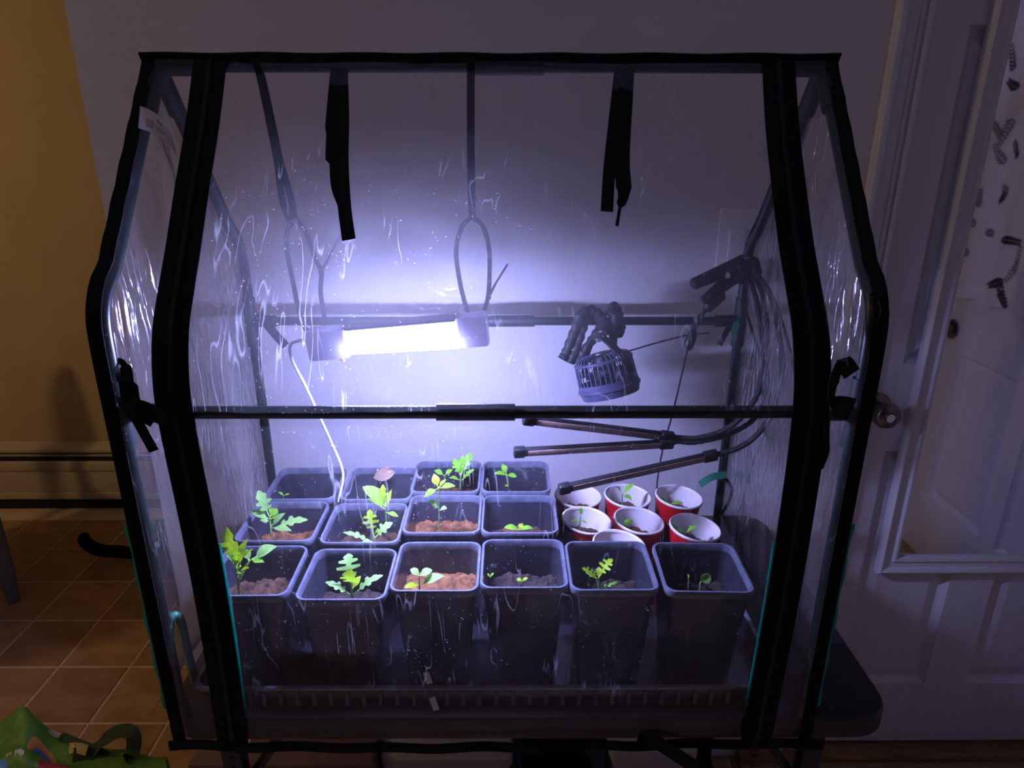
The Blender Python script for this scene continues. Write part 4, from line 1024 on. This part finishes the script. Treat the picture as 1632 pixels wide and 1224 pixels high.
make_pot('black square pot at the right end of the middle row, flat pair of leaves', 0.0185, 0.968, 0, SZ - .006, [
    dict(base=(0.0180, 1.0200, 0.8967), top=(0.0180, 1.0200, 0.9054), leaves=[(1.0, (-0.0078, 1.0200, 0.9092), .012, 'cot', LE), (1.0, (0.0415, 1.0200, 0.9077), .010, 'cot', LE), (1.0, (0.0246, 1.0300, 0.9116), .010, 'oval', YO)])], group=G2)
# rear row
make_pot('black square pot at the left end of the rear row, nearly bare', -0.3775, 1.081, 0, SZ - .012, [
    dict(base=(-0.4189, 1.1300, 0.9040), top=(-0.4169, 1.1300, 0.9119), r=.0008, leaves=[(1.0, (-0.4266, 1.1300, 0.9185), .005, 'oval', LE), (1.0, (-0.4050, 1.1300, 0.9144), .005, 'oval', YO)])], 0.02, group=G3)
p = make_pot('black square pot second from left in the rear row, tan dried leaf inside', -0.2385, 1.0795, 0, SZ - .012, [], group=G3)
bm = leaf_bm((-0.2569, 1.1700, 0.9269), (-0.2174, 1.1800, 0.9350), (0, -1, .6), .024, 'cot', .1); link('dried_leaf', bm, M['dry_leaf'], p)['label'] = 'tan dried leaf'
make_pot('black square pot third from left in the rear row, feathery seedling cluster', -0.117, 1.107, 1, SZ, [
    dict(base=(-0.0926, 1.1700, 0.9076), top=(-0.0908, 1.1700, 0.9317), r=.0014, leaves=[
        (1.0, (-0.0695, 1.1900, 0.9708), .024, 'lobed', LE), (.9, (-0.1046, 1.1900, 0.9576), .020, 'lobed', LE), (1.0, (-0.0883, 1.2000, 0.9608), .016, 'oval', LE), (.6, (-0.1127, 1.1600, 0.9316), .010, 'oval', LE), (.5, (-0.0643, 1.1700, 0.9448), .014, 'lobed', LE)]),
    dict(base=(-0.1219, 1.1750, 0.9050), top=(-0.1223, 1.1750, 0.9292), r=.0010, leaves=[(1.0, (-0.1429, 1.1800, 0.9374), .012, 'oval', LE), (1.0, (-0.1073, 1.1850, 0.9375), .010, 'oval', LE)])], group=G3)
make_pot('black square pot at the right end of the rear row, small cross-shaped sprout', 0.0135, 1.107, 1, SZ - .01, [
    dict(base=(-0.0001, 1.1650, 0.9086), top=(-0.0036, 1.1700, 0.9327), leaves=[(1.0, (-0.0120, 1.1850, 0.9491), .012, 'oval', LE), (1.0, (0.0155, 1.1700, 0.9286), .012, 'cot', LE), (1.0, (-0.0276, 1.1750, 0.9329), .011, 'cot', LE), (.1, (-0.0060, 1.1600, 0.9139), .008, 'cot', YO)])], group=G3)

# ---- white plant markers at the tray edge
for lab, a, b in (('white plastic plant marker standing above the tray rim', (-0.1180, 0.7830, 0.8173), (-0.1133, 0.7820, 0.7980)), ('white plastic plant marker lying in front of the tray', (-0.1105, 0.7810, 0.7738), (-0.1045, 0.7770, 0.7547))):
    bm = bmesh.new(); ribbon(bm, [Vector(a), Vector(b)], (1, 0, 0), .0085, .0008); tag(link('plant_marker', bm, M['tape']), lab, 'plant marker', 'white plant markers')

# ================================================================== RED CUPS
CUPH = 0.122
bm = bmesh.new(); lathe(bm, [(0, 0.0), (.031, 0.0), (.033, .003), (.0345, .018), (.036, .02), (.0405, .07), (.042, .072), (.0465, CUPH - .004)], seg=36)
cup_me = bpy.data.meshes.new('cup_wall'); bmesh.ops.recalc_face_normals(bm, faces=bm.faces[:]); bm.to_mesh(cup_me); bm.free(); cup_me.materials.append(M['cup_red'])
bm = bmesh.new(); lathe(bm, [(.0465, CUPH - .006), (.0488, CUPH - .005), (.0492, CUPH - .002), (.0478, CUPH), (.0455, CUPH - .001), (.0448, CUPH - .005)], seg=36)
crim_me = bpy.data.meshes.new('cup_rim'); bmesh.ops.recalc_face_normals(bm, faces=bm.faces[:]); bm.to_mesh(crim_me); bm.free(); crim_me.materials.append(M['cup_white'])
bm = bmesh.new(); lathe(bm, [(.0458, CUPH - .003), (.0395, .07), (.0335, .02), (0, .018)], seg=36)
lin_me = bpy.data.meshes.new('cup_lining'); bmesh.ops.recalc_face_normals(bm, faces=bm.faces[:]); bm.to_mesh(lin_me); bm.free(); lin_me.materials.append(M['cup_white'])
for me in (cup_me, crim_me, lin_me):
    for p in me.polygons: p.use_smooth = True
cups = [('red cup farthest left at the back, under the end of the light bar', 0.131, 1.199, -.10, None),
        ('red cup in the middle of the back, green sprout leaning over its white lining', 0.2265, 1.199, -.05, 'sprout'),
        ('red cup at the back right corner, white lining lit', 0.3245, 1.196, .0, 'low'),
        ('red cup at the left of the middle, beside the square pots, thin upright sprout', 0.131, 1.108, .05, 'thin'),
        ('red cup in the centre of the cup cluster, pale sprout at its left', 0.2275, 1.107, .05, 'left'),
        ('red cup at the front right of the cluster showing its red side', 0.3245, 1.082, .05, 'pair'),
        ('red cup nearest the front pots, rim only showing', 0.180, 1.026, .02, None)]
ci = 0
for lab, x, y, tilt, pk in cups:
    ci += 1
    t = thing('plastic_cup', lab, 'cup', (x, y, TT + .0085), 'red plastic cups of seedlings'); t.rotation_euler = (0.02, 0.09 + tilt*.4, 0); t.scale = (.95, .95, 1.0)
    w_ = place('cup_wall', cup_me, t, False); place('cup_rim', crim_me, t, False); place('cup_lining', lin_me, t, False)
    o = link('soil', soil_mesh(.0405, 1, .080, ci*2.7, None, .006), M['soil'][ci % 2]); o.parent = t
    B = Vector((x, y, TT + .088)); T = B + Vector((0.002, -.004, .03))
    if pk == 'sprout': seedling(t, dict(base=B, top=B + Vector((-.004, -.01, .048)), leaves=[(1.0, B + Vector((.018, -.012, .072)), .012, 'oval', LE), (1.0, B + Vector((-.018, -.015, .068)), .010, 'oval', LE), (1.0, B + Vector((.012, -.03, .045)), .012, 'oval', LE)]))
    elif pk == 'low': seedling(t, dict(base=B, top=B + Vector((-.006, 0, .022)), leaves=[(1.0, B + Vector((.018, -.012, .030)), .010, 'cot', LE), (1.0, B + Vector((-.026, .004, .032)), .010, 'cot', LE)]))
    elif pk == 'thin': seedling(t, dict(base=B, top=B + Vector((.003, .01, .040)), leaves=[(1.0, B + Vector((.004, .012, .060)), .007, 'oval', LE), (.8, B + Vector((-.016, .010, .030)), .006, 'oval', LE), (.8, B + Vector((.016, .006, .028)), .006, 'oval', LE)]))
    elif pk == 'left': seedling(t, dict(base=B + Vector((-.016, 0, 0)), top=B + Vector((-.018, .004, .022)), leaves=[(1.0, B + Vector((-.034, .004, .040)), .010, 'cot', LE), (1.0, B + Vector((.004, 0, .038)), .012, 'cot', LE), (1.0, B + Vector((-.016, -.02, .030)), .010, 'cot', LE)]))
    elif pk == 'pair': seedling(t, dict(base=B, top=B + Vector((-.002, .004, .024)), leaves=[(1.0, B + Vector((.016, -.004, .042)), .013, 'lobed', LE), (1.0, B + Vector((-.018, -.004, .036)), .012, 'lobed', LE), (.7, B + Vector((-.036, .012, .040)), .008, 'oval', LE)]))

# ================================================================== UNDER THE TABLE
bx = thing('storage_box', 'brown box with a white tape stripe under the left end of the table', 'box', (-0.45, 1.24, 0))
bm = bmesh.new(); box(bm, -0.70, -0.30, 1.13, 1.365, 0.0, 0.25, .004); link('carton', bm, M['cardboard'], bx)
bm = bmesh.new(); box(bm, -0.615, -0.585, 1.118, 1.121, 0.0, 0.251); box(bm, -0.615, -0.585, 1.118, 1.366, 0.2495, 0.2515); link('tape_strip', bm, M['tape'], bx)
for lab, xa, xb, yf, mk in (('grey-pink storage bin under the table beside the brown box', -0.285, 0.005, 1.17, 'bin_pink'), ('pale grey storage bin under the table right of the blue bucket', 0.235, 0.43, 1.19, 'bin_grey')):
    sb_ = thing('storage_bin', lab, 'storage bin', ((xa+xb)/2, (yf+1.36)/2, 0), 'bins under the table')
    bm = bmesh.new(); slab(bm, lambda i: rounded_rect(xa+i, xb-i, yf+i, 1.362-i, .015), [(.012, 0), (.008, .004), (.002, .20)]); link('bin_body', bm, M[mk], sb_)
    bm = bmesh.new(); slab(bm, lambda i: rounded_rect(xa-.004+i, xb+.004-i, yf-.004+i, 1.366-i, .018), [(0, .198), (0, .222), (.006, .228)]); link('lid', bm, M[mk], sb_)
bk = thing('bucket', 'dark blue bucket standing under the middle of the table', 'bucket', (0.12, 1.22, 0))
bm = bmesh.new(); lathe(bm, [(0, 0), (.075, 0), (.098, .175), (.103, .175), (.103, .185), (.096, .185), (.073, .006), (0, .006)], (0.12, 1.22, 0), seg=32); link('pail', bm, M['bucket'], bk)
bm = bmesh.new(); sweep(bm, spline([(0.017, 1.22, .17), (0.04, 1.15, .15), (0.12, 1.112, .135), (0.20, 1.15, .15), (0.223, 1.22, .17)], 6), .003, 8); link('handle', bm, M['pewter'], bk)

# ================================================================== DINING CHAIR (one leg in view, its back casts the wall shadow)
ch = thing('dining_chair', 'grey wooden dining chair cut off at the left edge', 'chair', (-2.05, 2.0, 0))
CR = Matrix.Translation((-1.745, 2.03, 0)) @ Matrix.Rotation(math.radians(-40), 4, 'Z') @ Matrix.Diagonal((1, -1, 1, 1))   # local: +x along the right side, +y across the seat
def chair_part(name, bm):
    for v in bm.verts: v.co = CR @ v.co
    link(name, bm, M['chair'], ch)
for x, y in ((0, 0), (0, .42)):
    bm = bmesh.new(); slab(bm, lambda i: rounded_rect(x-.024+i, x+.024-i, y-.024+i, y+.024-i, .006), [(.008, 0), (0, .12), (0, .44)]); chair_part('leg', bm)
for x, y in ((-.42, 0), (-.42, .42)):
    bm = bmesh.new(); sweep(bm, spline([(x, y, 0), (x - .01, y, .44), (x - .05, y, .92)], 6), .021, 10); chair_part('leg', bm)
bm = bmesh.new(); slab(bm, lambda i: rounded_rect(-.45+i, .03-i, -.03+i, .45-i, .04), [(.006, .435), (0, .445), (0, .465), (.012, .475)]); chair_part('seat', bm)
bm = bmesh.new()
P = [(lerp(-.02, .44, k/16), -.455 - .02*math.sin(PI*k/16)) for k in range(17)]
A = [bm.verts.new((y, x, .62)) for x, y in P]; B = [bm.verts.new((y - .02, x, .90 + .07*math.sin(PI*k/16)**.6)) for k, (x, y) in enumerate(P)]
for k in range(16): bm.faces.new((A[k], A[k+1], B[k+1], B[k]))
bmesh.ops.solidify(bm, geom=bm.faces[:], thickness=.018); chair_part('backrest', bm)
# unseen oval table added beside the chair, shaped to throw the tile shadow
ot = thing('oval_shadow_table', 'small grey oval table beside the dining chair', 'table', (-2.35, 1.63, 0))
bm = bmesh.new()
rings = [[bm.verts.new((-2.35 + (.50-i)*math.cos(2*PI*k/40), 1.63 + (.25-i)*math.sin(2*PI*k/40), z)) for k in range(40)] for i, z in ((.01, .715), (0, .72), (0, .735), (.008, .742))]
for A, B in zip(rings, rings[1:]):
    for k in range(40): bm.faces.new((A[k], A[(k+1)%40], B[(k+1)%40], B[k]))
bm.faces.new(rings[0][::-1]); bm.faces.new(rings[-1]); link('table_top', bm, M['chair'], ot)
for x in (-2.65, -2.10):
    for y in (1.52, 1.62):
        bm = bmesh.new(); sweep(bm, [(x, y, 0), (x, y, .716)], [.016, .022], 10); link('leg', bm, M['chair'], ot)

# ================================================================== CAT
bm = bmesh.new()
sweep(bm, spline([(-1.40, 2.245, .075), (-1.33, 2.27, .095), (-1.22, 2.30, .10), (-1.10, 2.31, .10), (-1.00, 2.30, .12)], 5), [.035, .055, .068, .078, .080, .080, .080, .078, .076, .074, .072, .070, .068, .066, .064, .062, .060, .058, .056, .05, .045], 14)
sweep(bm, spline([(-1.00, 2.30, .12), (-.955, 2.29, .165), (-.925, 2.275, .175)], 5), [.05, .05, .05, .049, .049, .049, .048, .047, .044, .038, .026], 12)
for s in (-1, 1):
    sweep(bm, [(-.965, 2.29 + s*.026, .20), (-.97, 2.292 + s*.032, .222), (-.972, 2.295 + s*.034, .242)], [.017, .012, .002], 8)
    sweep(bm, spline([(-1.02, 2.29 + s*.045, .07), (-.95, 2.27 + s*.05, .025), (-.885, 2.25 + s*.045, .020)], 4), [.03, .026, .022, .02, .02, .02, .019, .018, .016], 8)
    sweep(bm, spline([(-1.34, 2.27 + s*.05, .06), (-1.27, 2.26 + s*.075, .03), (-1.20, 2.25 + s*.08, .022)], 4), [.05, .045, .036, .03, .026, .023, .022, .021, .018], 8)
tl = [(-1.36, 2.25, .08), (-1.3488, 2.2350, 0.0402), (-1.3973, 2.2300, 0.0603), (-1.4740, 2.2350, 0.0684), (-1.5507, 2.2450, 0.0677), (-1.6031, 2.2600, 0.0859), (-1.6223, 2.2750, 0.1040), (-1.6050, 2.2850, 0.1115)]
P = spline(tl, 6); sweep(bm, P, [.026]*12 + [.0245]*18 + [.023]*6 + [.020]*3 + [.016, .014, .012, .008], 10)
cat = link('cat', bm, M['fur'])
rm = cat.modifiers.new('fuse', 'REMESH'); rm.mode = 'VOXEL'; rm.voxel_size = 0.0065; rm.use_smooth_shade = True
sm = cat.modifiers.new('soften', 'SMOOTH'); sm.factor = 0.5; sm.iterations = 4
tag(cat, 'black cat behind the greenhouse with its hooked tail on the tile floor', 'cat')

# ================================================================== GREEN SHOPPING BAG
def print_mat():
    m, nt, b = new_mat('printed_green_bag'); L = nt.links.new
    uv = nt.nodes.new('ShaderNodeUVMap'); uv.uv_map = 'UVMap'
    sep = nt.nodes.new('ShaderNodeSeparateXYZ'); L(uv.outputs['UV'], sep.inputs[0])
    tc = nt.nodes.new('ShaderNodeTexCoord'); nz = nt.nodes.new('ShaderNodeTexNoise'); nz.inputs['Scale'].default_value = 14; L(tc.outputs['Object'], nz.inputs['Vector'])
    rp = nt.nodes.new('ShaderNodeValToRGB'); rp.color_ramp.elements[0].color = (.055, .17, .012, 1); rp.color_ramp.elements[1].color = (.13, .30, .03, 1)
    L(nz.outputs['Fac'], rp.inputs['Fac']); cur = rp.outputs['Color']
    def mth(op, a, bb):
        n = nt.nodes.new('ShaderNodeMath'); n.operation = op
        for i, q in enumerate((a, bb)):
            if isinstance(q, (int, float)): n.inputs[i].default_value = q
            else: L(q, n.inputs[i])
        return n.outputs[0]
    def ell(cu, cv, ru, rv, col, clip=None):
        nonlocal cur
        du = mth('DIVIDE', mth('SUBTRACT', sep.outputs[0], cu), ru); dv = mth('DIVIDE', mth('SUBTRACT', sep.outputs[1], cv), rv)
        f = mth('LESS_THAN', mth('ADD', mth('MULTIPLY', du, du), mth('MULTIPLY', dv, dv)), 1.0)
        if clip is not None: f = mth('MULTIPLY', f, mth('LESS_THAN', sep.outputs[1], clip))
        mx = nt.nodes.new('ShaderNodeMixRGB'); L(f, mx.inputs['Fac']); L(cur, mx.inputs['Color1']); mx.inputs['Color2'].default_value = (*col, 1); cur = mx.outputs['Color']
    ell(.205, 1.10, .075, .40, (.62, .24, .05), 1.15); ell(.205, 1.16, .050, .30, (.09, .15, .36), 1.15)
    ell(.30, 1.75, .125, .62, (.16, .30, .04)); ell(.30, 1.80, .105, .52, (.55, .05, .06))
    ell(.0, 2.05, .045, .62, (.10, .30, .75)); ell(.075, 2.10, .028, .28, (.01, .01, .012))
    for k, (u_, h_) in enumerate(((.035, .12), (.044, .08), (.053, .08), (.078, .13), (.088, .08), (.096, .08), (.104, .13), (.112, .13), (.120, .08))):
        ell(u_, 1.42 + .10*(u_ - .03)/.09, .0032, h_, (.75, .80, .70))
    L(cur, b.inputs['Base Color']); b.inputs['Roughness'].default_value = .55
    n2 = nt.nodes.new('ShaderNodeTexNoise'); n2.inputs['Scale'].default_value = 40; n2.inputs['Detail'].default_value = 4; L(tc.outputs['Object'], n2.inputs['Vector'])
    bp = nt.nodes.new('ShaderNodeBump'); bp.inputs['Strength'].default_value = .5; bp.inputs['Distance'].default_value = .01; L(n2.outputs['Fac'], bp.inputs['Height']); L(bp.outputs['Normal'], b.inputs['Normal'])
    return m
bag = thing('shopping_bag', 'crumpled green shopping bag with printed fruit on the tile floor', 'bag', (-1.15, 1.15, 0))
ridge = [(-1.2814, 1.2400, 0.2128), (-1.1852, 1.2400, 0.2463), (-1.1212, 1.2400, 0.2833), (-1.0922, 1.2350, 0.2696), (-1.0638, 1.2300, 0.2409), (-1.0110, 1.2200, 0.2229), (-0.9568, 1.2100, 0.2127), (-0.8453, 1.1900, 0.2151), (-0.7714, 1.1800, 0.2201)]
mid_ = [(-1.2067, 1.1500, 0.2402), (-1.1169, 1.1500, 0.2687), (-1.0590, 1.1500, 0.2934), (-1.0334, 1.1500, 0.2861), (-1.0047, 1.1450, 0.2662), (-0.9566, 1.1400, 0.2534), (-0.9037, 1.1300, 0.2499), (-0.7988, 1.1100, 0.2470), (-0.7289, 1.1000, 0.2509)]
low_ = [(-1.1441, 1.0700, 0.2506), (-1.0606, 1.0700, 0.2710), (-1.0054, 1.0700, 0.2949), (-0.9812, 1.0700, 0.2878), (-0.9537, 1.0650, 0.2692), (-0.9079, 1.0600, 0.2573), (-0.8572, 1.0500, 0.2551), (-0.7654, 1.0400, 0.2352), (-0.7066, 1.0400, 0.2171)]
xs = [-60, 0, 38, 58, 80, 115, 150, 220, 268]
rows = [[Vector((p[0], p[1] + .02, 0.0)) for p in ridge], [Vector(p) for p in ridge], [Vector(p) for p in mid_], [Vector(p) for p in low_], [Vector((p[0], p[1] - .05, 0.0)) for p in low_]]
rows = [spline(r, 6) for r in rows]; us = []
for k in range(len(xs)-1): us += [lerp(xs[k], xs[k+1], j/6)/330 for j in range(6)]
us.append(xs[-1]/330)
bm = bmesh.new(); uvl = bm.loops.layers.uv.new('UVMap'); g = []; uvs = {}
ncol = len(rows[0])
for i in range(ncol):
    cp = spline([r[i] for r in rows], 8); col = []
    for j, p in enumerate(cp):
        wv = noise.noise(Vector((p.x*22, p.y*30, p.z*9)))*.010 + noise.noise(Vector((p.x*9 + p.y*14, p.y*11, 3)))*.012
        k = 0 if j in (0, len(cp)-1) else 1
        v = bm.verts.new((p.x, p.y + .4*wv*k, max(0.0, p.z + wv*k))); col.append(v); uvs[v] = (us[i], j/8 - 1.0)
    g.append(col)
for i in range(ncol-1):
    for j in range(len(g[0])-1):
        f = bm.faces.new((g[i][j], g[i+1][j], g[i+1][j+1], g[i][j+1]))
        for l in f.loops: l[uvl].uv = uvs[l.vert]
for col in (g[0], g[-1]): 
    f = bm.faces.new(col)
    for l in f.loops: l[uvl].uv = uvs[l.vert]
link('bag_body', bm, print_mat(), bag)
bm = bmesh.new(); ribbon(bm, spline([(-1.0651, 1.2150, 0.2567), (-1.0397, 1.2050, 0.2653), (-1.0177, 1.2000, 0.2612)], 4), (0, .3, 1), [.004]*3 + [.011]*6, .001); link('sewn_tag', bm, M['bag_tag'], bag)
bm = bmesh.new(); ribbon(bm, spline([(-0.9738, 1.1650, 0.2620), (-0.9513, 1.1600, 0.2692), (-0.9281, 1.1550, 0.2673)], 4), (0.35, .5, .9), .022, .0012); link('gold_tag', bm, M['bag_gold'], bag)
for pts, wd in (([(-0.9573, 1.1500, 0.2585), (-0.9264, 1.1600, 0.2563), (-0.8992, 1.1800, 0.2744), (-0.8717, 1.1900, 0.2855), (-0.8379, 1.1800, 0.2885), (-0.8293, 1.1600, 0.2647), (-0.8408, 1.1400, 0.2508), (-0.8490, 1.1200, 0.2375)], .030),
                ([(-1.0193, 1.2000, 0.2538), (-0.9769, 1.1850, 0.2512), (-0.9274, 1.1700, 0.2453), (-0.8754, 1.1500, 0.2416), (-0.8226, 1.1400, 0.2379)], .028)):
    bm = bmesh.new(); ribbon(bm, spline(pts, 8), (0.5, .7, .5), wd, .0018); link('handle_strap', bm, M['bag_strap'], bag)

bpy.context.view_layer.update()
